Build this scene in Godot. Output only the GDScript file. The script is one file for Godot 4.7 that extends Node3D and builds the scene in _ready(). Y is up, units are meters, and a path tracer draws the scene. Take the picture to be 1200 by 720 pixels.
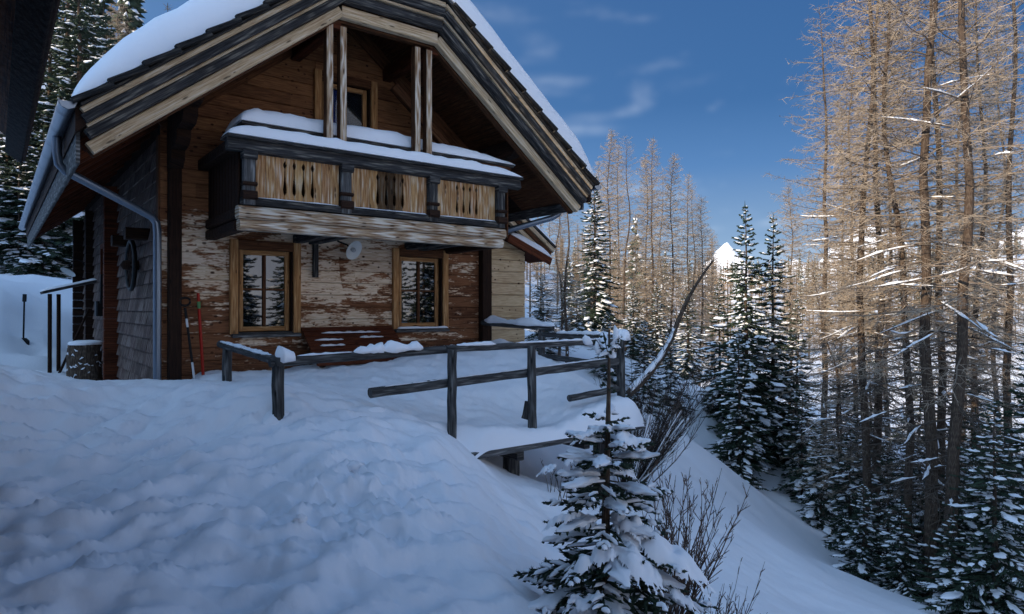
extends Node3D
# Alpine log chalet in deep snow: wooded valley on the right, shade of a hillside behind the viewer.
# World: y up, the viewer's eye is the origin (ground lies about 1.6 m below), looking along -z.

const TH := 0.65886            # turn of the chalet about y (37.75 degrees)
const BASE := -1.6             # height of the chalet's floor below the eye
var CORNER := Vector3(-4.434, 0, -8.5)
var HT := Transform3D(Basis(Vector3.UP, TH), CORNER)

var rng := RandomNumberGenerator.new()
var nz := FastNoiseLite.new()   # general 3-D noise, frequency 1
var ns := FastNoiseLite.new()   # the same without octaves
var M := {}                     # materials
var chalet: Node3D
var used := {}

class MB:
	var v := PackedVector3Array()
	var n := PackedVector3Array()
	var uv := PackedVector2Array()
	var c := PackedColorArray()
	var ix := PackedInt32Array()
	var col := Color(1, 1, 1)
	func quad(a: Vector3, b: Vector3, cc: Vector3, d: Vector3, ua := Vector2(0, 0), ub := Vector2(1, 0), uc := Vector2(1, 1), ud := Vector2(0, 1)):
		var m := (cc - a).cross(d - b).normalized()
		var k := v.size()
		v.append_array([a, b, cc, d]); n.append_array([m, m, m, m]); uv.append_array([ua, ub, uc, ud]); c.append_array([col, col, col, col])
		ix.append_array([k, k + 2, k + 1, k, k + 3, k + 2])
	func tri(a: Vector3, b: Vector3, cc: Vector3):
		var m := (b - a).cross(cc - a).normalized()
		var k := v.size()
		v.append_array([a, b, cc]); n.append_array([m, m, m]); uv.append_array([Vector2(a.x, a.y), Vector2(b.x, b.y), Vector2(cc.x, cc.y)]); c.append_array([col, col, col])
		ix.append_array([k, k + 2, k + 1])
	# a squared timber from a to b: w wide across "up", h thick along "up", edges chamfered by ch
	func bar(a: Vector3, b: Vector3, up: Vector3, w: float, h: float, ch := 0.006, uoff := 0.0, voff := 0.0):
		var t := (b - a).normalized()
		var s := t.cross(up).normalized()
		var q := s.cross(t).normalized()
		var L := a.distance_to(b)
		var x := w / 2.0; var y := h / 2.0
		var pr := [Vector2(x, -y + ch), Vector2(x, y - ch), Vector2(x - ch, y), Vector2(-x + ch, y), Vector2(-x, y - ch), Vector2(-x, -y + ch), Vector2(-x + ch, -y), Vector2(x - ch, -y)]
		var at := voff
		for i in 8:
			var p0: Vector2 = pr[i]; var p1: Vector2 = pr[(i + 1) % 8]
			var o0 := s * p0.x + q * p0.y; var o1 := s * p1.x + q * p1.y
			var l := p0.distance_to(p1)
			quad(a + o0, b + o0, b + o1, a + o1, Vector2(uoff, at), Vector2(uoff + L, at), Vector2(uoff + L, at + l), Vector2(uoff, at + l))
			at += l
		for e in 2:
			var k := v.size()
			var m := t if e else -t
			var o := b if e else a
			for i in 8:
				var p: Vector2 = pr[i]
				v.append(o + s * p.x + q * p.y); n.append(m); uv.append(Vector2(uoff + p.x * 0.3, p.y + voff)); c.append(col)
			for i in range(1, 7):
				if e: ix.append_array([k, k + i, k + i + 1])
				else: ix.append_array([k, k + i + 1, k + i])
	func tube(p: PackedVector3Array, r: PackedFloat32Array, sides := 6, us := 1.0, cap := true):
		var k0 := v.size()
		var m := p.size()
		var ref := Vector3.UP
		if absf((p[m - 1] - p[0]).normalized().dot(ref)) > 0.9: ref = Vector3.RIGHT
		var len := 0.0
		for i in m:
			var t: Vector3 = (p[mini(i + 1, m - 1)] - p[maxi(i - 1, 0)]).normalized()
			var s := t.cross(ref).normalized(); var q := s.cross(t)
			if i > 0: len += p[i].distance_to(p[i - 1])
			for j in sides + 1:
				var a := TAU * j / sides
				var o := s * cos(a) + q * sin(a)
				v.append(p[i] + o * r[i]); n.append(o); uv.append(Vector2(len * us, float(j) / sides * maxf(0.2, r[0] * 6.0) * us)); c.append(col)
		for i in m - 1:
			for j in sides:
				var k := k0 + i * (sides + 1) + j
				ix.append_array([k, k + 1, k + sides + 1, k + 1, k + sides + 2, k + sides + 1])
		if cap:
			for e in 2:
				var k := v.size(); var i := (m - 1) if e else 0
				var t: Vector3 = (p[m - 1] - p[m - 2]).normalized() if e else (p[0] - p[1]).normalized()
				for j in sides:
					var src := k0 + i * (sides + 1) + j
					v.append(v[src]); n.append(t); uv.append(Vector2(v[src].x, v[src].z)); c.append(col)
				for j in range(1, sides - 1):
					if e: ix.append_array([k, k + j, k + j + 1])
					else: ix.append_array([k, k + j + 1, k + j])
	# thin three-sided twig, no caps
	func twig(a: Vector3, b: Vector3, r0: float, r1: float):
		var t := (b - a).normalized()
		var s := t.cross(Vector3(0.31, 0.2, 0.93)).normalized(); var q := s.cross(t)
		var k := v.size()
		for j in 3:
			var an := TAU * j / 3.0
			var o := s * cos(an) + q * sin(an)
			v.append(a + o * r0); v.append(b + o * r1); n.append(o); n.append(o); uv.append(Vector2(0, j)); uv.append(Vector2(1, j)); c.append(col); c.append(col)
		for j in 3:
			var j2 := (j + 1) % 3
			ix.append_array([k + j * 2, k + j2 * 2, k + j * 2 + 1, k + j2 * 2, k + j2 * 2 + 1, k + j * 2 + 1])
	# spindle: a needle-covered sprig
	func spindle(a: Vector3, b: Vector3, r: float, at := 0.4):
		var t := (b - a).normalized()
		var s := t.cross(Vector3(0.2, 0.93, 0.31)).normalized(); var q := s.cross(t)
		var mid := a.lerp(b, at)
		var k := v.size()
		v.append(a); n.append(-t); uv.append(Vector2(0, 0)); c.append(col)
		v.append(b); n.append(t); uv.append(Vector2(1, 0)); c.append(col)
		for j in 3:
			var an := TAU * j / 3.0
			var o := s * cos(an) + q * sin(an)
			v.append(mid + o * r); n.append(o); uv.append(Vector2(0.5, j)); c.append(col)
		for j in 3:
			ix.append_array([k, k + 2 + (j + 1) % 3, k + 2 + j, k + 1, k + 2 + j, k + 2 + (j + 1) % 3])
	func leaf(a: Vector3, b: Vector3, w: Vector3):
		var k := v.size()
		var m := (b - a).cross(w).normalized()
		v.append_array([a - w, a + w, b]); n.append_array([m, m, m]); uv.append_array([Vector2(0, 0), Vector2(1, 0), Vector2(0.5, 1)]); c.append_array([col, col, col])
		ix.append_array([k, k + 1, k + 2])
	# snow lying along a branch or rail: domed loaf over the points p, half width w, height t
	func loaf(p: PackedVector3Array, w: PackedFloat32Array, t: PackedFloat32Array, noise: FastNoiseLite, amp := 0.25, fr := 9.0, K := 7, sink := 0.25):
		var m := p.size(); var k0 := v.size()
		for i in m:
			var d: Vector3 = p[mini(i + 1, m - 1)] - p[maxi(i - 1, 0)]
			var s := Vector3(d.z, 0, -d.x)
			s = s.normalized() if s.length() > 0.001 else Vector3.RIGHT
			for j in K + 2:
				var q := p[i]
				if j < K:
					var a := PI * j / (K - 1)
					var f := 1.0 + amp * noise.get_noise_3d(p[i].x * fr + j * 1.7, p[i].y * fr + j * 2.1, p[i].z * fr)* 1.8
					q += s * cos(a) * w[i] * f + Vector3.UP * (pow(sin(a), 0.75) * t[i] * (0.75 + 0.35 * f) - sink * t[i] * (1.0 - sin(a)))
				else:
					q += s * w[i] * (-0.45 if j == K else 0.45) - Vector3.UP * t[i] * sink * 0.3
				v.append(q); n.append(Vector3.UP); uv.append(Vector2(q.x, q.z)); c.append(col)
		var R := K + 2
		for i in m - 1:
			for j in R:
				var a := k0 + i * R + j; var b := k0 + i * R + (j + 1) % R
				ix.append_array([a, b, a + R, b, b + R, a + R])
		_smooth(k0)
	func _smooth(k0: int):
		var acc := PackedVector3Array(); acc.resize(v.size() - k0)
		var i := ix.size() - 3
		while i >= 0 and ix[i] >= k0 and ix[i + 1] >= k0 and ix[i + 2] >= k0:
			var m := (v[ix[i + 2]] - v[ix[i]]).cross(v[ix[i + 1]] - v[ix[i]])
			acc[ix[i] - k0] += m; acc[ix[i + 1] - k0] += m; acc[ix[i + 2] - k0] += m
			i -= 3
		for j in acc.size(): n[k0 + j] = acc[j].normalized() if acc[j].length() > 1e-12 else Vector3.UP
	# closed grid (nx by ny points) from a callable, smooth
	func grid(nx: int, ny: int, f: Callable, us := 1.0):
		var k0 := v.size()
		for j in ny:
			for i in nx:
				var p: Vector3 = f.call(float(i) / (nx - 1), float(j) / (ny - 1))
				v.append(p); n.append(Vector3.UP); uv.append(Vector2(p.x, p.z) * us); c.append(col)
		for j in ny - 1:
			for i in nx - 1:
				var k := k0 + j * nx + i
				ix.append_array([k, k + 1, k + nx, k + 1, k + nx + 1, k + nx])
		_smooth(k0)
	# a lathe about the axis from a (profile y along the axis): points (radius, along)
	func lathe(o: Vector3, ax: Vector3, prof: Array, sides := 20):
		ax = ax.normalized()
		var s := ax.cross(Vector3(0.13, 0.2, 0.97)).normalized(); var q := s.cross(ax)
		var k0 := v.size()
		for i in prof.size():
			for j in sides + 1:
				var a := TAU * j / sides
				var e := s * cos(a) + q * sin(a)
				v.append(o + e * prof[i].x + ax * prof[i].y); n.append(e); uv.append(Vector2(float(j) / sides, prof[i].y)); c.append(col)
		for i in prof.size() - 1:
			for j in sides:
				var k := k0 + i * (sides + 1) + j
				ix.append_array([k, k + sides + 1, k + 1, k + 1, k + sides + 1, k + sides + 2])
		_smooth(k0)
	# flat outline (array of Vector2 in the plane o + x*ex + y*ey) extruded by ez
	func slab(o: Vector3, ex: Vector3, ey: Vector3, ez: Vector3, pts: PackedVector2Array):
		var tr := Geometry2D.triangulate_polygon(pts)
		var m := ez.normalized()
		for e in 2:
			var k := v.size()
			for p in pts:
				v.append(o + ex * p.x + ey * p.y + ez * e); n.append(m if e else -m); uv.append(p); c.append(col)
			for i in range(0, tr.size(), 3):
				var a := k + tr[i]; var b := k + tr[i + 1]; var cc := k + tr[i + 2]
				if (v[b] - v[a]).cross(v[cc] - v[a]).dot(n[a]) > 0.0: ix.append_array([a, cc, b])
				else: ix.append_array([a, b, cc])
		for i in pts.size():
			var a := o + ex * pts[i].x + ey * pts[i].y; var b := o + ex * pts[(i + 1) % pts.size()].x + ey * pts[(i + 1) % pts.size()].y
			quad(a, b, b + ez, a + ez, pts[i], pts[(i + 1) % pts.size()], pts[(i + 1) % pts.size()] + Vector2(0.04, 0.04), pts[i] + Vector2(0.04, 0.04))
	func facade_uv():
		for i in v.size(): uv[i] = Vector2((v[i].x + 0.3) / 6.6, (4.6 - v[i].y) / 6.0)
	func mesh() -> ArrayMesh:
		var a := []; a.resize(Mesh.ARRAY_MAX)
		a[Mesh.ARRAY_VERTEX] = v; a[Mesh.ARRAY_NORMAL] = n; a[Mesh.ARRAY_TEX_UV] = uv; a[Mesh.ARRAY_COLOR] = c; a[Mesh.ARRAY_INDEX] = ix
		var m := ArrayMesh.new()
		m.add_surface_from_arrays(Mesh.PRIMITIVE_TRIANGLES, a)
		return m

func obj(called: String, mb, mat: Material, parent: Node = self) -> MeshInstance3D:
	var o := MeshInstance3D.new()
	o.name = called
	o.mesh = mb.mesh() if mb is MB else mb
	o.material_override = mat
	parent.add_child(o, true)
	return o
func holder(called: String, parent: Node = self) -> Node3D:
	var o := Node3D.new(); o.name = called; parent.add_child(o, true); return o
func nextname(s: String) -> String:
	used[s] = used.get(s, -1) + 1
	return s if used[s] == 0 else "%s_%03d" % [s, used[s]]
func tag(o: Node, label: String, category: String, group := ""):
	o.set_meta("label", label); o.set_meta("category", category)
	if group != "": o.set_meta("group", group)
func thing(called: String, label: String, category: String, at := Vector3.ZERO, group := "") -> Node3D:
	var o := Node3D.new(); o.name = nextname(called); add_child(o); o.position = at
	tag(o, label, category, group)
	return o
func struct(called: String, mb, mat: Material) -> MeshInstance3D:
	var o := obj(called, mb, mat); o.set_meta("kind", "structure"); return o
func rf(a: float, b: float) -> float: return rng.randf_range(a, b)
func H(x: float, y: float, z: float) -> Vector3: return HT * Vector3(x, y, z)
func pv(a: Array) -> PackedVector3Array: return PackedVector3Array(a)
func pf(a: Array) -> PackedFloat32Array: return PackedFloat32Array(a)
func n2(x: float, y: float) -> float: return nz.get_noise_2d(x, y)
func unpx(x: float, y: float, d: float) -> Vector3: return Vector3((x - 600.0) / 786.0 * d, (362.0 - y) / 786.0 * d, -d)

# ---------------------------------------------------------------- materials
func tex(img: Image) -> ImageTexture:
	img.generate_mipmaps(); return ImageTexture.create_from_image(img)
# wood grain running along u (1 m per tile), 0.5 m across per tile: base, dark grain, pale wear; knots
func wood_image(seed_: int, base: Color, dark: Color, pale: Color, wear: float, knots: int, rough_grain := 1.0) -> ImageTexture:
	var w := 512; var h := 256
	var nn := FastNoiseLite.new(); nn.seed = seed_; nn.frequency = 1.0; nn.fractal_type = FastNoiseLite.FRACTAL_NONE
	var r := RandomNumberGenerator.new(); r.seed = seed_
	var ks := []
	for k in knots: ks.append([r.randf() * w, r.randf() * h, r.randf_range(3.0, 7.0)])
	var d := PackedByteArray(); d.resize(w * h * 3)
	var i := 0
	for y in h:
		for x in w:
			var bend := 0.0; var kd := 0.0
			for k in ks:
				var dx: float = absf(x - k[0]); dx = minf(dx, w - dx) / 2.6
				var dy: float = absf(y - k[1]); dy = minf(dy, h - dy)
				var rr: float = sqrt(dx * dx + dy * dy) / k[2]
				if rr < 3.0:
					bend += (3.0 - rr) * 1.1
					if rr < 1.0: kd = maxf(kd, 1.0 - rr * rr)
			# periodic in x through a circle
			var ca := cos(TAU * x / w) * 0.5; var sa := sin(TAU * x / w) * 0.5
			var yy := float(y) + bend * 2.0
			var fy := absf(y - h / 2.0) # mirrored so that the tile closes across the grain
			var g := nn.get_noise_3d(ca, sa, (fy + bend * 2.0) * 0.16 * rough_grain)
			var g2 := nn.get_noise_3d(ca * 4.0 + 9.0, sa * 4.0, fy * 0.75 * rough_grain)
			var wv := nn.get_noise_3d(ca * 1.5 + 31.0, sa * 1.5, fy * 0.06) + 0.45 * g2
			var c := base.lerp(dark, clampf(0.45 + g * 0.75 + g2 * 0.55, 0, 1))
			c = c.lerp(pale, clampf((wv + wear) * 1.15 + 0.08, 0, 1) * 0.9)
			c = c.lerp(dark * 0.5, kd * 0.85)
			d[i] = int(clampf(c.r, 0, 1) * 255); d[i + 1] = int(clampf(c.g, 0, 1) * 255); d[i + 2] = int(clampf(c.b, 0, 1) * 255)
			i += 3
	return tex(Image.create_from_data(w, h, false, Image.FORMAT_RGB8, d))
func wood(seed_: int, base: Color, dark: Color, pale: Color, wear: float, knots: int, rough := 0.8) -> StandardMaterial3D:
	var m := StandardMaterial3D.new()
	m.albedo_texture = wood_image(seed_, base, dark, pale, wear, knots)
	m.vertex_color_use_as_albedo = true
	m.uv1_scale = Vector3(0.7, 2.0, 1)
	m.roughness = rough; m.metallic_specular = 0.3
	m.normal_enabled = true; m.normal_texture = M.grain_n; m.normal_scale = 0.7
	return m
func plain(c: Color, rough := 0.8, vc := false) -> StandardMaterial3D:
	var m := StandardMaterial3D.new()
	m.albedo_color = c; m.roughness = rough; m.vertex_color_use_as_albedo = vc; m.metallic_specular = 0.35
	return m
func noise_tex(fr: float, s: int, normal := false, bump := 4.0, ramp: Gradient = null, size := 512, oct := 5) -> NoiseTexture2D:
	var t := NoiseTexture2D.new(); t.width = size; t.height = size; t.seamless = true
	var f := FastNoiseLite.new(); f.seed = s; f.frequency = fr; f.fractal_octaves = oct
	t.noise = f; t.as_normal_map = normal; t.bump_strength = bump
	if ramp: t.color_ramp = ramp
	return t
# the weathered front: worn stain on the boards, as it lies on the wall in the photograph (x -0.3..6.3, y -1.4..4.6)
func facade_texture() -> ImageTexture:
	var w := 1100; var h := 1000
	var nn := FastNoiseLite.new(); nn.seed = 77; nn.frequency = 1.0; nn.fractal_type = FastNoiseLite.FRACTAL_NONE
	var stain := Color(0.52, 0.35, 0.24); var stain2 := Color(0.30, 0.185, 0.125); var bare := Color(0.90, 0.83, 0.74); var bare2 := Color(0.75, 0.63, 0.51); var tan := Color(0.82, 0.73, 0.60)
	# where the stain has gone: x, y, radius x, radius y, strength
	var spots := [[0.55, 0.72, 0.42, 0.34, 1.0], [0.68, 0.3, 0.25, 0.3, 0.35], [2.45, 0.62, 0.85, 0.40, 0.95], [2.1, 0.28, 0.6, 0.25, 0.55], [3.05, 0.7, 0.35, 0.5, 0.45], [2.4, -0.16, 0.75, 0.10, 0.8], [1.5, -0.42, 0.5, 0.07, 0.5], [3.9, -0.45, 0.55, 0.06, 0.5], [1.05, -0.45, 0.3, 0.1, 0.5],
		[4.45, 0.75, 0.3, 0.12, 0.6], [4.5, 0.35, 0.25, 0.3, 0.2], [0.4, 0.0, 0.35, 0.3, 0.12], [1.2, 0.98, 0.6, 0.12, 0.45]]
	var d := PackedByteArray(); d.resize(w * h * 3)
	var i := 0
	for py in h:
		var Y := 4.6 - 6.0 * py / h
		var row := floorf((Y + 1.4) / 0.178)
		for px in w:
			var X := -0.3 + 6.6 * px / w
			var rr := fmod(absf(sin(row * 12.9898 + floorf((X + row * 0.37) / 2.1) * 78.233)) * 43758.5453, 1.0)
			var b := 0.0
			if Y < 1.3 and X < 5.06:
				for s in spots:
					var ex: float = (X - s[0]) / s[2]; var ey: float = (Y - s[1]) / s[3]
					var q := ex * ex + ey * ey
					if q < 4.0: b = maxf(b, s[4] * (1.0 - q * q / 16.0) if q > 1.0 else s[4])
					if q > 1.0 and q < 4.0: b = maxf(b - (q - 1.0) * 0.12, 0.0)
			var st := nn.get_noise_2d(X * 2.2 + rr * 40.0, Y * 9.0) * 0.55 + nn.get_noise_2d(X * 6.0 + rr * 9.0, Y * 34.0) * 0.4 + nn.get_noise_2d(X * 17.0, Y * 75.0) * 0.25
			var g := nn.get_noise_2d(X * 2.6 + rr * 60.0, Y * 62.0)
			var g2 := nn.get_noise_2d(X * 7.0 + rr * 20.0, Y * 150.0)
			var c: Color
			if X >= 5.06:   # the newer boards of the wing
				c = tan.lerp(Color(0.66, 0.55, 0.42), clampf(0.4 + g * 0.6 + g2 * 0.4 + (rr - 0.5) * 0.5, 0, 1))
			else:
				var base := stain.lerp(stain2, clampf(0.35 + (rr - 0.5) * 0.7 + g * 0.55 + st * 0.4, 0, 1))
				var pale := bare.lerp(bare2, clampf(0.3 + g * 0.6 + g2 * 0.45 + (rr - 0.5) * 0.6, 0, 1))
				var m := clampf((b * 1.35 - 0.55 + st * 1.15) * 2.3 + 0.12, 0, 1)
				c = base.lerp(pale, m)
				if Y > 1.3: c = Color(0.55, 0.385, 0.26).lerp(Color(0.36, 0.235, 0.16), clampf(0.4 + (rr - 0.5) * 0.7 + g * 0.55 + g2 * 0.3 + st * 0.2, 0, 1))
			d[i] = int(clampf(c.r, 0, 1) * 255); d[i + 1] = int(clampf(c.g, 0, 1) * 255); d[i + 2] = int(clampf(c.b, 0, 1) * 255)
			i += 3
	# knots
	var r := RandomNumberGenerator.new(); r.seed = 5
	for k in 620:
		var kx := r.randi_range(4, w - 8); var ky := r.randi_range(4, h - 8); var ra := r.randf_range(1.2, 3.0); var al := r.randf_range(0.5, 0.95)
		for y in range(-4, 5):
			for x in range(-6, 7):
				var q := (x * x / 2.2 + y * y) / (ra * ra)
				var X := clampi(kx + x, 0, w - 1); var Y := clampi(ky + y, 0, h - 1)
				if q < 1.0:
					var o := (Y * w + X) * 3
					for ch in 3: d[o + ch] = int(lerpf(d[o + ch], [40, 22, 14][ch], al * (1.0 - q * 0.5)))
	return tex(Image.create_from_data(w, h, false, Image.FORMAT_RGB8, d))
func make_materials():
	M.grain_n = noise_tex(0.02, 3, true, 5.0)
	M.facade = StandardMaterial3D.new()
	M.facade.albedo_texture = facade_texture(); M.facade.roughness = 0.8; M.facade.metallic_specular = 0.25; M.facade.vertex_color_use_as_albedo = true
	M.tan = wood(11, Color(0.84, 0.75, 0.62), Color(0.66, 0.55, 0.42), Color(0.89, 0.83, 0.74), -0.15, 14)          # pale bargeboard
	M.brown = wood(12, Color(0.40, 0.26, 0.165), Color(0.24, 0.145, 0.09), Color(0.5, 0.36, 0.25), -0.4, 7)
	M.dark = wood(13, Color(0.21, 0.135, 0.095), Color(0.12, 0.075, 0.055), Color(0.27, 0.18, 0.12), -0.4, 5)
	M.grey = wood(14, Color(0.37, 0.37, 0.37), Color(0.205, 0.205, 0.207), Color(0.58, 0.58, 0.57), -0.15, 4)          # silver weathered
	M.greydark = wood(15, Color(0.265, 0.262, 0.265), Color(0.135, 0.132, 0.135), Color(0.52, 0.50, 0.46), -0.18, 6)
	M.beam = wood(16, Color(0.76, 0.66, 0.54), Color(0.42, 0.29, 0.195), Color(0.90, 0.87, 0.82), 0.16, 11)           # half worn balcony beams
	M.honey = wood(17, Color(0.72, 0.54, 0.36), Color(0.54, 0.38, 0.23), Color(0.80, 0.66, 0.48), -0.3, 7)          # window casings
	M.baluster = wood(18, Color(0.74, 0.59, 0.41), Color(0.53, 0.37, 0.23), Color(0.84, 0.79, 0.72), -0.14, 12)
	M.red = wood(19, Color(0.40, 0.21, 0.125), Color(0.25, 0.125, 0.075), Color(0.46, 0.26, 0.16), -0.4, 6)
	M.shingle = wood(20, Color(0.40, 0.33, 0.30), Color(0.23, 0.165, 0.145), Color(0.62, 0.58, 0.55), -0.05, 3); M.shingle.normal_scale = 0.3
	M.bark = wood(21, Color(0.36, 0.305, 0.26), Color(0.19, 0.155, 0.135), Color(0.47, 0.42, 0.37), -0.15, 0, 0.95)
	M.bark.uv1_scale = Vector3(2, 2, 1)
	M.snow = plain(Color(0.93, 0.94, 0.96), 0.55, false)
	M.snow.uv1_triplanar = true; M.snow.uv1_world_triplanar = true; M.snow.uv1_scale = Vector3.ONE * 1.3
	M.snow.normal_enabled = true; M.snow.normal_texture = noise_tex(0.012, 8, true, 6.0, null, 1024, 6); M.snow.normal_scale = 0.55
	M.snowtree = plain(Color(0.93, 0.94, 0.96), 0.6)
	M.twig = plain(Color(1, 1, 1), 0.9, true)
	M.needle = plain(Color(1, 1, 1), 0.75, true)
	M.zinc = plain(Color(0.50, 0.53, 0.57), 0.32); M.zinc.metallic = 0.85
	M.zincdark = plain(Color(0.44, 0.48, 0.53), 0.35); M.zincdark.metallic = 0.7
	M.black = plain(Color(0.045, 0.045, 0.05), 0.5)
	M.enamel = plain(Color(0.80, 0.81, 0.80), 0.3)
	M.inside = plain(Color(0.09, 0.075, 0.07), 0.95)
	M.curtain = plain(Color(0.10, 0.16, 0.42), 0.9)
	M.glass = StandardMaterial3D.new()
	M.glass.transparency = BaseMaterial3D.TRANSPARENCY_ALPHA; M.glass.albedo_color = Color(0.30, 0.36, 0.42, 0.12); M.glass.roughness = 0.02; M.glass.metallic_specular = 1.0
	M.darkglass = plain(Color(0.035, 0.045, 0.06), 0.02); M.darkglass.metallic_specular = 0.72; M.darkglass.clearcoat_enabled = true; M.darkglass.clearcoat = 1.0; M.darkglass.clearcoat_roughness = 0.01
	M.redpaint = plain(Color(0.62, 0.13, 0.07), 0.45)
	M.whitepaint = plain(Color(0.8, 0.81, 0.82), 0.4)
	M.roofing = plain(Color(0.10, 0.095, 0.095), 0.85)

# ---------------------------------------------------------------- terrain
var tps_p := PackedVector2Array()
var tps_w := PackedFloat64Array()
func tps_kernel(r2: float) -> float: return 0.0 if r2 < 1e-9 else r2 * log(r2)
func tps_solve(pts: Array):
	var m := pts.size(); var N := m + 3
	var A := []
	for i in N:
		var row := PackedFloat64Array(); row.resize(N + 1); A.append(row)
	for i in m:
		tps_p.append(Vector2(pts[i].x, -pts[i].z))
	for i in m:
		for j in m: A[i][j] = tps_kernel(tps_p[i].distance_squared_to(tps_p[j]))
		A[i][i] += 1.5
		A[i][m] = 1.0; A[i][m + 1] = tps_p[i].x; A[i][m + 2] = tps_p[i].y
		A[m][i] = 1.0; A[m + 1][i] = tps_p[i].x; A[m + 2][i] = tps_p[i].y
		A[i][N] = pts[i].y
	for k in N:
		var best := k
		for i in range(k, N):
			if absf(A[i][k]) > absf(A[best][k]): best = i
		var tmp = A[k]; A[k] = A[best]; A[best] = tmp
		for i in range(k + 1, N):
			var f: float = A[i][k] / A[k][k]
			if f != 0.0:
				for j in range(k, N + 1): A[i][j] -= f * A[k][j]
	tps_w.resize(N)
	for k in range(N - 1, -1, -1):
		var s: float = A[k][N]
		for j in range(k + 1, N): s -= A[k][j] * tps_w[j]
		tps_w[k] = s / A[k][k]
func tps(x: float, d: float) -> float:
	var m := tps_p.size(); var s: float = tps_w[m] + tps_w[m + 1] * x + tps_w[m + 2] * d
	for i in m:
		var dx := x - tps_p[i].x; var dy := d - tps_p[i].y
		var r2 := dx * dx + dy * dy
		if r2 > 1e-9: s += tps_w[i] * r2 * log(r2)
	return s
func bump(x: float, d: float, cx: float, cd: float, s: float, h: float) -> float:
	return h * exp(-((x - cx) * (x - cx) + (d - cd) * (d - cd)) / (2.0 * s * s))
func far_height(x: float, d: float) -> float:
	var r := sqrt(x * x + d * d)
	var e := -7.0 + bump(x, d, -34, 150, 34, 33) + bump(x, d, -75, 75, 32, 30) + bump(x, d, -40, 52, 18, 15) + bump(x, d, 270, 330, 95, 34) + bump(x, d, 60, 320, 70, 14) + bump(x, d, 60, 48, 16, 4.0)
	e += n2(x * 0.021, d * 0.021) * 2.2 * smoothstep(20.0, 80.0, r)
	return e - smoothstep(500.0, 1500.0, r) * 20.0
func ground(x: float, d: float, fine := true) -> float:
	var r := sqrt(x * x + d * d)
	var w := smoothstep(24.0, 46.0, r)
	var e := 0.0
	if w < 1.0: e = tps(x, d) * (1.0 - w)
	if w > 0.0: e += far_height(x, d) * w
	var a := 0.766 * x + 0.643 * d          # along the sunlight: the shading hillside climbs behind the viewer
	if a < -9.0:
		var up := clampf((-a - 9.0) * 0.92, 0.0, 29.5 + 3.0 * n2(x * 0.03, d * 0.03))
		var b := -0.643 * x + 0.766 * d      # across it: hillside shaped to taper off right, letting light onto the front
		e += (up + n2(x * 0.09, d * 0.09) * 1.2 * smoothstep(9.0, 20.0, -a)) * smoothstep(-17.0, -4.0, b)
	# unseen slope added right behind the viewer to bounce sunlight onto the chalet front
	var w2 := (0.643 * x - 0.766 * d) * 0.9 + a * 0.25 - 26.0
	if w2 > 0.0: e += clampf(w2 * 0.72, 0.0, 48.0) + n2(x * 0.05, d * 0.05) * 2.0 * smoothstep(0.0, 12.0, w2)
	e -= 3.0 * smoothstep(4.0, 14.0, 0.6 * x - 0.8 * d) * smoothstep(-2.0, -8.0, d)
	if fine and r < 32.0:
		var k := 1.0 - smoothstep(10.0, 26.0, r)
		var s := x * 0.8 + d * 0.6; var t := -x * 0.6 + d * 0.8
		var left := 1.0 - smoothstep(-2.0, 0.3, x + 0.15 * d)
		var fore := (1.0 - smoothstep(-0.4, 0.9, x - 0.06 * d)) * (1.0 - 0.75 * smoothstep(5.8, 8.0, d)) * (1.0 - smoothstep(8.5, 10.5, d))
		var h1 := n2(s * 1.5 + 3.0, t * 3.6) ; var h2 := ns.get_noise_2d(s * 3.6, t * 7.0 + 8.0); var h3 := ns.get_noise_2d(s * 7.0, t * 9.0)
		e += k * fore * (h1 * 0.10 + h2 * 0.030 * (0.45 + left) + h3 * 0.009 +  n2(x * 0.9 + 30.0, d * 0.9) * 0.10)
		# trodden, clodded snow before the fence
		var tr := exp(-pow((x + 1.15) / 0.55, 2.0) - pow((d - 5.0) / 1.1, 2.0))
		e += tr * (absf(ns.get_noise_2d(x * 4.5 + 20.0, d * 4.5)) * -0.16 + 0.03)
		e += k * maxf(0.0, 1.0 - fore) * (n2(x * 0.7, d * 0.7) * 0.05 + n2(x * 2.1, d * 2.1) * 0.015)
		e += n2(x * 0.5 + 7.0, d * 0.5) * 0.10 * k * smoothstep(9.0, 14.0, d)
		var bank := smoothstep(-6.0, -8.0, x) * smoothstep(11.0, 14.0, d)
		e += bank * (n2(x * 0.8, d * 0.8 + 60.0) * 0.30 + n2(x * 2.0, d * 2.0) * 0.12)
	return e
func axis(lo: float, hi: float, step: float, reach: float, grow: float) -> PackedFloat32Array:
	var a := PackedFloat32Array()
	var s := step; var p := lo
	while p > -reach:
		s *= grow; p -= s; a.append(p)
	a.reverse()
	p = lo
	while p < hi: a.append(p); p += step
	s = step
	while p < reach:
		a.append(p); s *= grow; p += s
	return a
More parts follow.
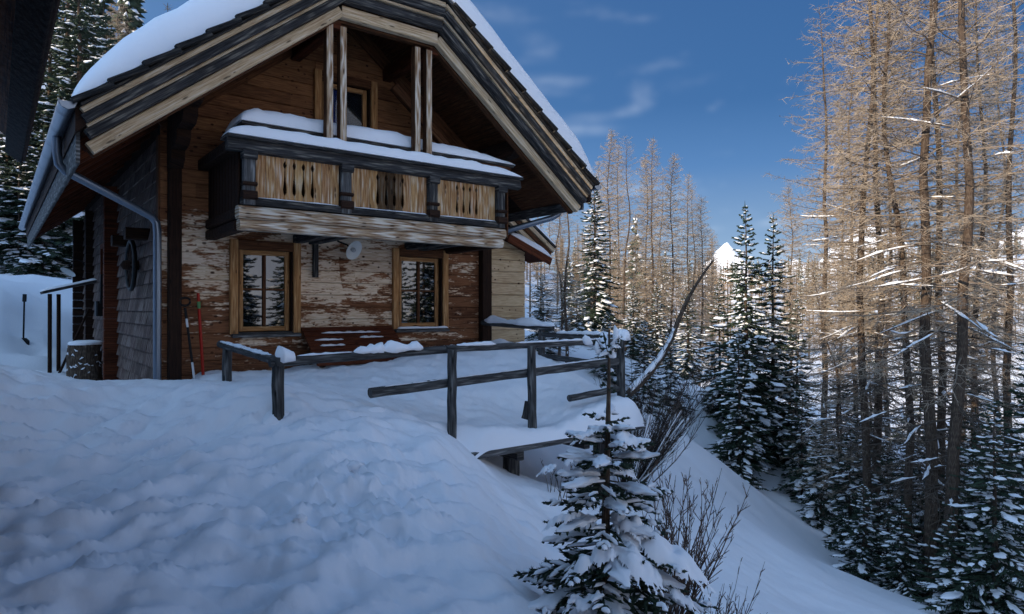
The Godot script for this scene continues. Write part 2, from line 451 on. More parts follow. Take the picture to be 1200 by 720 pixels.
func build_ground():
	var P := []
	for q in [[-40, 715, 3.1], [20, 715, 3.25], [300, 715, 3.5], [480, 715, 3.65], [565, 715, 3.75], [150, 600, 4.55], [350, 600, 4.7], [520, 600, 4.95], [575, 600, 5.2], [60, 525, 5.9], [250, 512, 6.2], [400, 525, 6.0], [500, 545, 5.9], [555, 545, 6.4],
		[325, 480, 6.36], [300, 440, 7.0], [267, 440, 7.77], [230, 449, 8.1], [190, 454, 8.5], [420, 478, 6.9], [490, 495, 7.0], [530, 508, 7.3],
		[150, 466, 8.6], [120, 462, 9.6], [100, 447, 12.0], [60, 432, 14.0], [0, 438, 6.4], [-120, 430, 6.0], [62, 470, 6.4], [110, 490, 6.6], [40, 445, 9.5], [-60, 430, 9.5], [30, 385, 16.0], [-40, 310, 21.0], [60, 330, 21.0], [60, 268, 29.0], [0, 255, 30.0], [40, 240, 37.0],
		[612, 600, 6.6], [640, 715, 5.2], [600, 570, 7.6], [640, 620, 7.4], [700, 715, 5.3], [800, 715, 5.9], [880, 715, 6.8], [960, 715, 7.9], [1050, 715, 9.3], [1150, 715, 10.8],
		[760, 600, 9.0], [860, 600, 11.0], [900, 622, 12.0], [965, 612, 17.5], [1020, 684, 13.4], [1070, 706, 12.3], [1190, 690, 13.0], [820, 520, 16.0], [790, 452, 22.0], [850, 545, 19.0], [735, 475, 17.0], [1100, 560, 22.0], [930, 470, 32.0], [1180, 480, 30.0], [680, 470, 14.0]]:
		P.append(unpx(q[0], q[1], q[2]))
	for q in [[0, 0, -1.62], [-3, -1, -1.5], [-8, 2, -1.2], [-6, -7, -1.2], [4, -2, -2.6], [3, 2.2, -2.2], [8, 3, -3.8], [0, -9, -2.4], [-14, 8, -0.3], [-12, 16, 0.3], [16, 6, -5.2], [1, 12, -2.4], [-3, 14, -1.8]]:
		P.append(Vector3(q[0], q[2], -q[1]))
	# under the open end of the deck the slope falls away
	for q in [[3.2, 1.6, -2.0], [4.4, 2.2, -2.5], [5.0, 0.6, -2.3], [5.4, 3.4, -2.75], [3.6, 3.4, -2.05], [2.2, 1.0, -1.75], [2.4, 3.3, -1.5]]:
		P.append(H(q[0], q[2], q[1]))
	tps_solve(P)
	var xs := axis(-6.0, 3.0, 0.038, 3200.0, 1.075)
	var ds := axis(2.6, 8.8, 0.038, 3200.0, 1.075)
	var mb := MB.new()
	var nx := xs.size(); var nd := ds.size()
	for j in nd:
		for i in nx:
			var p := Vector3(xs[i], ground(xs[i], ds[j]), -ds[j])
			mb.v.append(p); mb.n.append(Vector3.UP); mb.uv.append(Vector2(p.x, p.z)); mb.c.append(Color(1, 1, 1))
	for j in nd - 1:
		for i in nx - 1:
			var k := j * nx + i
			mb.ix.append_array([k, k + nx, k + 1, k + 1, k + nx, k + nx + 1])
	mb._smooth(0)
	struct("snow_ground", mb, M.snow)
# far white peaks beyond the valley
func build_mountains():
	for q in [["mountain", 2600.0, 700.0, 1300.0, 1], ["mountain_001", 3000.0, 1000.0, 1500.0, 2]]:
		var mb := MB.new()
		var first: bool = q[4] == 1
		var f := FastNoiseLite.new(); f.seed = 40 + q[4]; f.frequency = 0.0016; f.fractal_type = FastNoiseLite.FRACTAL_RIDGED; f.fractal_octaves = 5
		mb.grid(150, 60, func(u, v):
			var px := lerpf(690.0, 1020.0, u) if first else lerpf(900.0, 1420.0, u)
			var d: float = float(q[1]) + (v - 0.5) * 900.0
			var x := (px - 600.0) / 786.0 * float(q[1])
			var top := 0.0
			if first: top = 285.0 * exp(-pow(absf(px - 852.0) / 46.0, 1.3)) + 150.0 * exp(-pow((px - 960.0) / 60.0, 2.0))
			else: top = 210.0 * exp(-pow((px - 1010.0) / 70.0, 2.0)) + 250.0 * exp(-pow((px - 1220.0) / 130.0, 2.0)) + 120.0
			var prof := pow(maxf(0.0, 1.0 - absf(v - 0.5) * 2.0), 1.1)
			var edge := smoothstep(0.0, 0.15, u) * smoothstep(1.0, 0.85, u)
			return Vector3(x, -40.0 + (top + f.get_noise_2d(x, d) * 75.0) * prof * edge + 20.0 * prof, -d))
		var o := obj(q[0], mb, M.snow); o.set_meta("kind", "structure")
# ---------------------------------------------------------------- sky
const SUN_EL := 0.4189
func sky_image() -> Image:
	var w := 1024; var h := 512
	var f := FastNoiseLite.new(); f.seed = 21; f.frequency = 1.0; f.fractal_octaves = 5; f.fractal_gain = 0.55
	var f2 := FastNoiseLite.new(); f2.seed = 9; f2.frequency = 1.0; f2.fractal_octaves = 3
	var sunward := Vector3(-0.766 * cos(SUN_EL), sin(SUN_EL), 0.643 * cos(SUN_EL))
	var img := Image.create(w, h, false, Image.FORMAT_RGBF)
	var stops := [[0.0, Color(0.246, 0.326, 0.422)], [0.05, Color(0.189, 0.273, 0.378)], [0.10, Color(0.123, 0.201, 0.315)], [0.20, Color(0.044, 0.114, 0.251)], [0.285, Color(0.018, 0.070, 0.184)], [0.42, Color(0.010, 0.052, 0.154)], [1.0, Color(0.009, 0.049, 0.148)]]
	for y in h:
		var el := (0.5 - (y + 0.5) / h) * PI
		var s := sin(el)
		var c := Color(0.5, 0.55, 0.62)
		if s >= 0.0:
			for k in stops.size() - 1:
				if s >= stops[k][0] and s <= stops[k + 1][0]:
					c = stops[k][1].lerp(stops[k + 1][1], (s - stops[k][0]) / (stops[k + 1][0] - stops[k][0]))
		for x in w:
			var cc := c
			# the air brightens towards the sun (behind the viewer, on the left)
			var az0 := (x + 0.5) / w * TAU
			var dir := Vector3(sin(az0) * cos(el), s, -cos(az0) * cos(el))
			var ang := acos(clampf(dir.dot(sunward), -1, 1))
			var glow := 1.5 * exp(-ang / 0.26) + 0.92 * exp(-ang / 0.58)
			if s > -0.05: cc = c + Color(0.66, 0.96, 1.34) * glow
			if s > 0.01:
				var az := (x + 0.5) / w * TAU
				var fw := cos(az) / (s + 0.10); var rt := sin(az) / (s + 0.10)
				# thin cirrus drawn out across the view by the high wind
				var wob := f2.get_noise_2d(rt * 0.5, fw * 0.5)
				var m := f.get_noise_2d(rt * 0.50 + wob * 0.6, (fw + rt * 0.22) * 1.35 + wob * 1.3 + 2.0)
				var fi := f.get_noise_2d(rt * 1.6 + 40.0, fw * 6.5 + wob * 3.0)
				var cover := f2.get_noise_2d(rt * 0.3 + 5.0, fw * 0.35 + 8.0)
				var k := clampf((m * 0.85 + fi * 0.55 + cover * 0.45 - 0.06) * 1.35, 0, 1)
				cc = cc.lerp(Color(0.46, 0.52, 0.61) + Color(0.80, 0.97, 1.15) * glow, pow(k, 1.6) * 0.34)
			img.set_pixel(x, y, cc)
	return img
func build_sky():
	var we := WorldEnvironment.new(); we.name = "world_environment"
	var e := Environment.new()
	e.background_mode = Environment.BG_SKY
	var sk := Sky.new(); var sm := PanoramaSkyMaterial.new()
	sm.panorama = ImageTexture.create_from_image(sky_image())
	sk.sky_material = sm; e.sky = sk
	e.background_energy_multiplier = 1.0
	e.tonemap_mode = Environment.TONE_MAPPER_LINEAR
	e.tonemap_exposure = 1.9
	e.sdfgi_enabled = true; e.ssao_enabled = true; e.ssil_enabled = true
	we.environment = e; add_child(we)
	var sun := DirectionalLight3D.new(); sun.name = "sun"
	sun.light_energy = 1.0; sun.light_color = Color(1.0, 0.91, 0.78); sun.light_angular_distance = 0.5; sun.shadow_enabled = true
	add_child(sun)
	var el := SUN_EL
	sun.look_at_from_position(Vector3.ZERO, Vector3(0.766 * cos(el), -sin(el), -0.643 * cos(el)))

# ---------------------------------------------------------------- chalet (x along the front, z outwards, y from the eye level)
const MID := 2.415
func roof_y(x: float) -> float: return 2.02 + 0.79 * (3.485 - absf(x - MID))
func part(called: String, mb, mat: Material, parent: Node = null) -> MeshInstance3D:
	var p: Node = chalet if parent == null else parent
	var o := obj(called, mb, mat, p)
	if p == chalet: o.position.y = -BASE
	return o
func group(called: String) -> Node3D:
	var o := holder(called, chalet); o.position.y = -BASE; return o
func one_bar(called: String, mat: Material, parent: Node, a: Vector3, b: Vector3, up: Vector3, w: float, h: float, ch := 0.006, tone := 1.0) -> MeshInstance3D:
	var mb := MB.new(); mb.col = Color(tone, tone, tone)
	mb.bar(a, b, up, w, h, ch, rf(0, 5), rf(0, 5))
	return part(called, mb, mat, parent)
func vpost(called: String, mat: Material, parent: Node, x: float, z: float, y0: float, y1: float, w: float, d: float, tone := 1.0) -> MeshInstance3D:
	return one_bar(called, mat, parent, Vector3(x, y0, z), Vector3(x, y1, z), Vector3(0, 0, 1), w, d, 0.008, tone)

func make_window(x0: float, x1: float, y0: float, y1: float, called := "window", curtain := false):
	var g := group(called)
	var c := 0.105
	# casing
	one_bar("casing", M.honey, g, Vector3(x0 + c / 2, y0, 0.045), Vector3(x0 + c / 2, y1, 0.045), Vector3(0, 0, 1), c, 0.07)
	one_bar("casing", M.honey, g, Vector3(x1 - c / 2, y0, 0.045), Vector3(x1 - c / 2, y1, 0.045), Vector3(0, 0, 1), c, 0.07)
	one_bar("casing", M.brown, g, Vector3(x0 + c, y1 - c * 0.6, 0.043), Vector3(x1 - c, y1 - c * 0.6, 0.043), Vector3(0, 1, 0), 0.07, c * 1.2, 0.006, 1.35)
	one_bar("sill", M.grey, g, Vector3(x0 + 0.02, y0 - 0.015, 0.07), Vector3(x1 - 0.02, y0 - 0.015, 0.07), Vector3(0, 1, 0.25), 0.15, 0.04, 0.008, 1.3)
	var ix0 := x0 + c; var ix1 := x1 - c; var iy0 := y0 + 0.03; var iy1 := y1 - c * 1.2
	# inner reveal boards
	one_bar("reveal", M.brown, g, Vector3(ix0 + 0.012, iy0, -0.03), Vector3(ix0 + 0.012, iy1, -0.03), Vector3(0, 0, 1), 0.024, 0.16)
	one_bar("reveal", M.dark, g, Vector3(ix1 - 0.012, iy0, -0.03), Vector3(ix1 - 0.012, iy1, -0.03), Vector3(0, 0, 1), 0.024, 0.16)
	# sash
	var s := 0.065
	var sx0 := ix0 + 0.026; var sx1 := ix1 - 0.026
	var sash := g
	one_bar("sash_stile", M.honey, sash, Vector3(sx0 + s / 2, iy0, -0.05), Vector3(sx0 + s / 2, iy1, -0.05), Vector3(0, 0, 1), s, 0.05)
	one_bar("sash_stile", M.honey, sash, Vector3(sx1 - s / 2, iy0, -0.05), Vector3(sx1 - s / 2, iy1, -0.05), Vector3(0, 0, 1), s, 0.05)
	one_bar("sash_rail", M.honey, sash, Vector3(sx0 + s, iy1 - s / 2, -0.05), Vector3(sx1 - s, iy1 - s / 2, -0.05), Vector3(0, 1, 0), 0.05, s)
	one_bar("sash_rail", M.honey, sash, Vector3(sx0 + s, iy0 + s / 2, -0.05), Vector3(sx1 - s, iy0 + s / 2, -0.05), Vector3(0, 1, 0), 0.05, s)
	var px0 := sx0 + s; var px1 := sx1 - s; var py0 := iy0 + s; var py1 := iy1 - s
	var mx := (px0 + px1) / 2; var my := lerpf(py0, py1, 0.52)
	if not curtain:
		one_bar("glazing_bar", M.brown, sash, Vector3(mx, py0, -0.045), Vector3(mx, py1, -0.045), Vector3(0, 0, 1), 0.045, 0.045)
		one_bar("glazing_bar", M.brown, sash, Vector3(px0, my, -0.047), Vector3(px1, my, -0.047), Vector3(0, 1, 0), 0.035, 0.028)
	var cells := [[px0, mx - 0.022, py0, my - 0.014], [mx + 0.022, px1, py0, my - 0.014], [px0, mx - 0.022, my + 0.014, py1], [mx + 0.022, px1, my + 0.014, py1]]
	if curtain: cells = [[px0, px1, py0, py1]]
	for q in cells:
		for zz in [-0.05]:
			var mb := MB.new()
			mb.quad(Vector3(q[0], q[2], zz), Vector3(q[1], q[2], zz), Vector3(q[1], q[3], zz), Vector3(q[0], q[3], zz))
			part("pane", mb, M.glass if curtain else M.darkglass, sash)
	# the dark room behind, as a closed lining
	var rm := MB.new()
	var a := [Vector3(sx0, iy0, -0.075), Vector3(sx1, iy0, -0.075), Vector3(sx1, iy1, -0.075), Vector3(sx0, iy1, -0.075)]
	var b := [Vector3(sx0 - 0.1, iy0 - 0.1, -0.9), Vector3(sx1 + 0.1, iy0 - 0.1, -0.9), Vector3(sx1 + 0.1, iy1 + 0.1, -0.9), Vector3(sx0 - 0.1, iy1 + 0.1, -0.9)]
	for i in 4: rm.quad(a[i], b[i], b[(i + 1) % 4], a[(i + 1) % 4])
	rm.quad(b[0], b[1], b[2], b[3])
	part("room_lining", rm, M.inside, g)
	if curtain:
		var cu := MB.new()
		cu.grid(24, 4, func(u, v): return Vector3(lerpf(px0 + 0.02, lerpf(px0, px1, 0.52), u), lerpf(py0, py1, v), -0.11 + 0.015 * sin(u * 30.0)))
		part("curtain", cu, M.curtain, g)

func build_walls():
	var wall := group("front_wall")
	var core := MB.new()
	var openings := [[0.80, 1.76, -0.34, 0.93], [3.22, 4.23, -0.32, 0.95], [1.96, 2.95, 1.1, 3.46]]
	for k in 32:
		var y0 := -1.4 + 0.178 * k; var y1 := y0 + 0.178; var yc := (y0 + y1) / 2
		var x0 := -0.03; var x1 := 4.88
		if y1 > 1.9:
			var half: float = 3.485 - (y1 + 0.36 - 2.02) / 0.79
			if half < 0.15: continue
			x0 = maxf(x0, MID - half); x1 = minf(x1, MID + half)
		var spans := [[x0, x1]]
		for o in openings:
			if y1 > o[2] + 0.02 and y0 < o[3] - 0.02:
				var nx := []
				for s in spans:
					if s[1] <= o[0] or s[0] >= o[1]: nx.append(s); continue
					if s[0] < o[0]: nx.append([s[0], o[0] + 0.03])
					if s[1] > o[1]: nx.append([o[1] - 0.03, s[1]])
				spans = nx
		for s in spans:
			core.bar(Vector3(s[0], yc, -0.1), Vector3(s[1], yc, -0.1), Vector3.UP, 0.1, 0.1795, 0.001)
			var x: float = s[0]
			while x < s[1] - 0.01:
				var e: float = minf(s[1], x + rf(1.3, 2.9))
				if s[1] - e < 0.35: e = s[1]
				var mb := MB.new()
				var tn := rf(0.86, 1.08); mb.col = Color(tn, tn * rf(0.98, 1.01), tn * rf(0.96, 1.01))
				var zo := rf(-0.004, 0.004)
				mb.bar(Vector3(x + 0.0015, yc + rf(-0.001, 0.001), zo), Vector3(e - 0.0015, yc + rf(-0.001, 0.001), zo + rf(-0.002, 0.002)), Vector3.UP, 0.05, 0.1745, 0.009)
				mb.facade_uv()
				part("plank", mb, M.facade, wall)
				x = e
	for o in openings:   # short boards closing the courses above and below each opening
		for q in [[o[3] - 0.03, -1.4 + 0.178 * ceilf((o[3] - 0.02 + 1.4) / 0.178)], [-1.4 + 0.178 * floorf((o[2] + 0.02 + 1.4) / 0.178), o[2] + 0.03]]:
			if q[1] - q[0] < 0.04: continue
			core.bar(Vector3(o[0], (q[0] + q[1]) / 2, -0.1), Vector3(o[1], (q[0] + q[1]) / 2, -0.1), Vector3.UP, 0.1, q[1] - q[0], 0.001)
			var fb := MB.new(); fb.bar(Vector3(o[0] + 0.032, (q[0] + q[1]) / 2, 0), Vector3(o[1] - 0.032, (q[0] + q[1]) / 2, 0), Vector3.UP, 0.05, q[1] - q[0] - 0.003, 0.006)
			fb.facade_uv(); part("plank", fb, M.facade, wall)
	part("wall_core", core, M.inside, wall)
	# wing on the right
	var wing := group("wing_wall")
	for k in 14:
		var y0 := -1.6 + 0.205 * k
		var mb := MB.new(); var tn := rf(0.9, 1.1); mb.col = Color(tn, tn, tn * 0.97)
		mb.bar(Vector3(5.065, y0 + 0.1, 0.02), Vector3(5.86, y0 + 0.1, 0.02 + rf(-0.003, 0.003)), Vector3.UP, 0.06, 0.2, 0.014)
		mb.facade_uv()
		part("plank", mb, M.facade, wing)
	one_bar("return_wall", M.brown, wing, Vector3(5.83, -0.3, -0.02), Vector3(5.83, -0.3, -6.0), Vector3.UP, 0.05, 2.7)
	one_bar("wall_core", M.dark, wing, Vector3(5.05, -0.3, -0.1), Vector3(5.8, -0.3, -0.1), Vector3.UP, 0.1, 2.7)
	# corner posts
	vpost("corner_post", M.dark, null, 0.125, 0.07, -1.6, 2.3, 0.15, 0.13, 0.9)
	vpost("corner_post", M.dark, null, 4.96, 0.075, -1.6, 2.3, 0.19, 0.16, 0.85)
	vpost("corner_post", M.brown, null, -0.0, -0.08, -1.6, 2.2, 0.10, 0.16, 1.0)
	# side wall: boards of the long left side, cross-wall ends, core
	var side := group("side_wall")
	one_bar("wall_core", M.dark, side, Vector3(0.10, 0.5, -0.15), Vector3(0.10, 0.5, -9.6), Vector3.UP, 0.1, 4.16)
	var z := -0.16
	while z > -9.3:
		var L := 0.46
		for k in 19:
			var y0 := -1.35 + 0.19 * k
			var off := 0.23 if k % 2 else 0.0
			if z - off < -9.5: continue
			var inw := false
			if z - off < -4.6 and z - off > -5.9 and k > 7 and k < 14: inw = true
			if inw: continue
			var mb := MB.new(); var tn := rf(0.6, 1.25); mb.col = Color(tn, tn * rf(0.96, 1.0), tn * rf(0.94, 1.0))
			var ln := L - 0.014 if z - off < -0.2 or off == 0.0 else L
			var zc := z - off - L / 2
			mb.bar(Vector3(-0.004 + rf(-0.004, 0.004), y0 - 0.012, zc), Vector3(0.034, y0 + 0.195, zc), Vector3(-1, 0, 0), ln, 0.02, 0.003, rf(0, 4), rf(0, 4))
			part("shingle", mb, M.shingle, side)
		z -= L
	for q in [[-3.95, 0.20, "red"], [-7.5, 0.14, "dark"], [-9.55, 0.2, "dark"]]:
		var st := side
		for k in 19:
			one_bar("log_end", M[q[2]], st, Vector3(0.02 - q[1] / 2, -1.5 + 0.19 * k + 0.09, q[0] - 0.08), Vector3(0.02 - q[1] / 2, -1.5 + 0.19 * k + 0.09, q[0] + 0.08), Vector3.UP, q[1] + 0.04, 0.186, 0.012, rf(0.85, 1.15))
	# back and far sides close the house
	one_bar("far_wall", M.dark, null, Vector3(4.9, 0.5, -0.15), Vector3(4.9, 0.5, -9.5), Vector3.UP, 0.1, 4.0)
	one_bar("back_wall", M.dark, null, Vector3(0.1, 0.6, -9.55), Vector3(5.8, 0.6, -9.55), Vector3.UP, 0.1, 4.4)
	one_bar("floor", M.dark, null, Vector3(0.05, -1.58, -4.8), Vector3(5.8, -1.58, -4.8), Vector3.UP, 9.4, 0.05)
	# side window
	var sw := group("side_window")
	one_bar("casing", M.red, sw, Vector3(-0.01, 0.05, -5.08), Vector3(-0.01, 1.25, -5.08), Vector3(0, 0, 1), 0.06, 0.09)
	one_bar("casing", M.red, sw, Vector3(-0.01, 0.05, -5.87), Vector3(-0.01, 1.25, -5.87), Vector3(0, 0, 1), 0.06, 0.09)
	one_bar("casing", M.red, sw, Vector3(-0.01, 1.21, -5.13), Vector3(-0.01, 1.21, -5.82), Vector3.UP, 0.06, 0.09)
	var gp := MB.new()
	gp.quad(Vector3(0.02, 0.08, -5.13), Vector3(0.02, 0.08, -5.82), Vector3(0.02, 1.17, -5.82), Vector3(0.02, 1.17, -5.13))
	part("pane", gp, M.glass, sw)

func sloped(called: String, mat: Material, parent: Node, z: float, drop0: float, drop1: float, depth: float, tone := 1.0):
	# one course of the verge: left rake, right rake and the level piece under the clipped gable
	var hx := 0.70
	var mid := (drop0 + drop1) / 2; var hh := (drop1 - drop0) * 0.785
	for sg in [-1.0, 1.0]:
		var e: float = MID + sg * (3.46 - drop0 * 0.25); var c: float = MID + sg * hx
		one_bar(called, mat, parent, Vector3(e, roof_y(e) - mid, z), Vector3(c, roof_y(c) - mid, z), Vector3(sg * 0.79, 1, 0).normalized(), depth, hh, 0.008, tone * rf(0.92, 1.08))
	one_bar(called, mat, parent, Vector3(MID - hx + 0.01, roof_y(MID - hx) - mid, z + 0.002), Vector3(MID + hx - 0.01, roof_y(MID + hx) - mid, z + 0.002), Vector3.UP, depth, hh * 1.2, 0.008, tone)

func build_roof():
	var roof := group("roof")
	# decking: two main planes and the clipped gable; 14 cm thick
	var zf := 1.70; var zb := -10.5; var hx := 0.70; var zr := 0.75
	for sg in [-1.0, 1.0]:
		var mb := MB.new()
		var P := [Vector2(3.485, zf), Vector2(hx, zf), Vector2(0, zr), Vector2(0, zb), Vector2(3.485, zb)]
		var top := []; var bot := []
		for p in P:
			var x: float = MID + sg * p.x
			top.append(Vector3(x, roof_y(x) - 0.06, p.y)); bot.append(Vector3(x, roof_y(x) - 0.30, p.y))
		for L in [top, bot]:
			mb.tri(L[0], L[1], L[2]); mb.tri(L[0], L[2], L[3]); mb.tri(L[0], L[3], L[4])
		for i in 5: mb.quad(top[i], top[(i + 1) % 5], bot[(i + 1) % 5], bot[i])
		part("decking", mb, M.dark, roof)
	var hm := MB.new()
	var cl := Vector3(MID - hx, roof_y(MID - hx) - 0.06, zf); var cr := Vector3(MID + hx, roof_y(MID + hx) - 0.06, zf); var rp := Vector3(MID, roof_y(MID) - 0.06, zr)
	hm.tri(cl, cr, rp); hm.tri(cl - Vector3(0, 0.24, 0), cr - Vector3(0, 0.24, 0), rp - Vector3(0, 0.24, 0))
	part("decking", hm, M.dark, roof)
	# verge courses from the shingle edge down to the pale bargeboard
	sloped("shingle_bed", M.greydark, roof, 1.73, 0.06, 0.10, 0.16, 0.55)
	sloped("verge_board", M.tan, roof, 1.715, 0.102, 0.17, 0.13, 0.85)
	sloped("verge_board", M.greydark, roof, 1.70, 0.172, 0.285, 0.14, 0.9)
	sloped("verge_board", M.tan, roof, 1.66, 0.287, 0.325, 0.14, 0.75)
	sloped("verge_board", M.greydark, roof, 1.635, 0.327, 0.44, 0.13, 1.0)
	sloped("bargeboard", M.tan, roof, 1.52, 0.445, 0.60, 0.10, 1.05)
	sloped("inner_batten", M.brown, roof, 1.40, 0.50, 0.62, 0.10, 0.9)
	for sg in [-1.0, 1.0]:   # rake board against the gable wall
		one_bar("rake_board", M.brown, roof, Vector3(MID + sg * 2.5, roof_y(MID + sg * 2.5) - 0.42, 0.05), Vector3(MID + sg * 0.05, roof_y(MID + sg * 0.05) - 0.42, 0.05), Vector3(sg * 0.79, 1, 0).normalized(), 0.04, 0.26, 0.006, 1.15)
	# shingle courses stepping up the verge
	for sg in [-1.0, 1.0]:
		for k in 10:
			var s0 := 3.52 - 0.30 * k; var s1 := s0 - 0.34
			if s1 < 0.6: break
			var x0: float = MID + sg * s0; var x1: float = MID + sg * s1
			one_bar("roof_shingle", M.greydark, roof, Vector3(x0, 2.02 + 0.79 * (3.485 - s0) - 0.005, 1.62), Vector3(x1, 2.02 + 0.79 * (3.485 - s1) - 0.055, 1.62), Vector3(sg * 0.79, 1, 0).normalized(), 0.5 + rf(-0.03, 0.03), 0.05, 0.006, 0.45)
	# soffit boards under the front overhang, running along z
	for sg in [-1.0, 1.0]:
		var s := 0.2
		while s < 3.40:
			var x: float = MID + sg * s
			one_bar("soffit_board", M.brown, roof, Vector3(x, roof_y(x) - 0.315, 0.03), Vector3(x, roof_y(x) - 0.315, 1.62), Vector3(sg * 0.79, 1, 0).normalized(), 0.196, 0.022, 0.004, rf(0.75, 1.05))
			s += 0.156
	# side eave: rafters, fascia
	for k in 15:
		var z := 1.2 - 0.8 * k
		one_bar("rafter", M.red, roof, Vector3(-0.98, roof_y(-0.98) - 0.40, z), Vector3(0.05, roof_y(0.05) - 0.40, z), Vector3(-0.79, 1, 0).normalized(), 0.11, 0.15, 0.02, rf(0.9, 1.1))
	one_bar("fascia", M.grey, roof, Vector3(-1.035, roof_y(-1.035) - 0.37, 1.55), Vector3(-1.035, roof_y(-1.035) - 0.37, -10.4), Vector3.UP, 0.035, 0.48, 0.006, 1.6)
	one_bar("fascia", M.grey, roof, Vector3(5.865, roof_y(5.865) - 0.29, 1.55), Vector3(5.865, roof_y(5.865) - 0.29, -10.4), Vector3.UP, 0.035, 0.30, 0.006, 1.1)
	# purlins and carved corbels
	for x in [0.125, 4.72]:
		one_bar("purlin", M.dark, roof, Vector3(x, roof_y(x) - 0.43, -0.1), Vector3(x, roof_y(x) - 0.43, 1.45), Vector3.UP, 0.17, 0.19, 0.012, 0.9)
		var cb := MB.new()
		var yy := roof_y(x) - 0.525
		cb.slab(Vector3(x - 0.08, 0, 0), Vector3(0, 0, 1), Vector3(0, 1, 0), Vector3(0.16, 0, 0), PackedVector2Array([Vector2(0, yy - 0.66), Vector2(0.16, yy - 0.66), Vector2(0.28, yy - 0.57), Vector2(0.28, yy - 0.46), Vector2(0.5, yy - 0.44), Vector2(0.6, yy - 0.36), Vector2(0.6, yy - 0.27), Vector2(0.86, yy - 0.25), Vector2(0.96, yy - 0.16), Vector2(0.96, yy - 0.08), Vector2(1.2, yy - 0.06), Vector2(1.3, yy - 0.001), Vector2(0, yy - 0.001)]))
		part("corbel", cb, M.dark, roof)
	for x in [1.70, 3.13]:
		one_bar("purlin", M.red, roof, Vector3(x, 3.62, 0.02), Vector3(x, 3.62, 1.44), Vector3.UP, 0.14, 0.2, 0.012, 0.8)
	one_bar("collar_brace", M.brown, roof, Vector3(3.0, 3.3, 0.5), Vector3(4.5, 2.05, 0.5), Vector3(0.79, 1, 0).normalized(), 0.1, 0.13)
	# gutters
	for q in [[-1.135, 1.0], [5.97, -1.0]]:
		var gx: float = q[0]
		var gt := MB.new()
		var zs := [1.78, -10.8]
		gt.grid(10, 2, func(u, v):
			var a: float = PI + PI * float(u)
			return Vector3(gx + 0.078 * cos(a), 1.985 + 0.078 * sin(a), lerpf(zs[0], zs[1], v)))
		gt.grid(10, 2, func(u, v):
			var a: float = PI + PI * float(u)
			return Vector3(gx + 0.074 * cos(a), 1.985 + 0.074 * sin(a), lerpf(zs[0], zs[1], v)))
		gt.slab(Vector3(gx, 1.985, 1.775), Vector3(1, 0, 0), Vector3(0, 1, 0), Vector3(0, 0, 0.004), PackedVector2Array([Vector2(-0.077, 0), Vector2(-0.054, -0.054), Vector2(0, -0.077), Vector2(0.054, -0.054), Vector2(0.077, 0)]))
		var go := part("gutter", gt, M.zinc, roof)
		if gx < 0:
			for k in 16:
				var cm := MB.new(); var zz := 1.5 - 0.8 * k
				cm.grid(10, 2, func(u, v):
					var a: float = PI + PI * float(u)
					return Vector3(gx + 0.084 * cos(a), 1.985 + 0.084 * sin(a), zz + (v - 0.5) * 0.03))
				part("gutter_clip", cm, M.zincdark, roof)
	var dp := MB.new()
	var path := [Vector3(-1.135, 1.92, 0.42), Vector3(-1.135, 1.74, 0.42), Vector3(-1.12, 1.62, 0.41), Vector3(-1.06, 1.55, 0.40), Vector3(-0.9, 1.48, 0.36), Vector3(-0.3, 1.215, 0.17), Vector3(-0.14, 1.14, 0.115), Vector3(-0.085, 1.07, 0.10), Vector3(-0.075, 0.95, 0.10), Vector3(-0.075, -1.4, 0.10)]
	var rr := PackedFloat32Array(); rr.resize(path.size()); rr.fill(0.047)
	dp.tube(pv(path), rr, 14)
	part("downpipe", dp, M.zincdark)
	var dq := MB.new()
	dq.tube(pv([Vector3(5.97, 1.93, 0.9), Vector3(5.97, 1.72, 0.9), Vector3(5.93, 1.62, 0.88), Vector3(5.84, 1.55, 0.82), Vector3(5.2, 1.32, 0.3)]), pf([0.05, 0.05, 0.05, 0.05, 0.05]), 12)
	part("downpipe", dq, M.zinc)

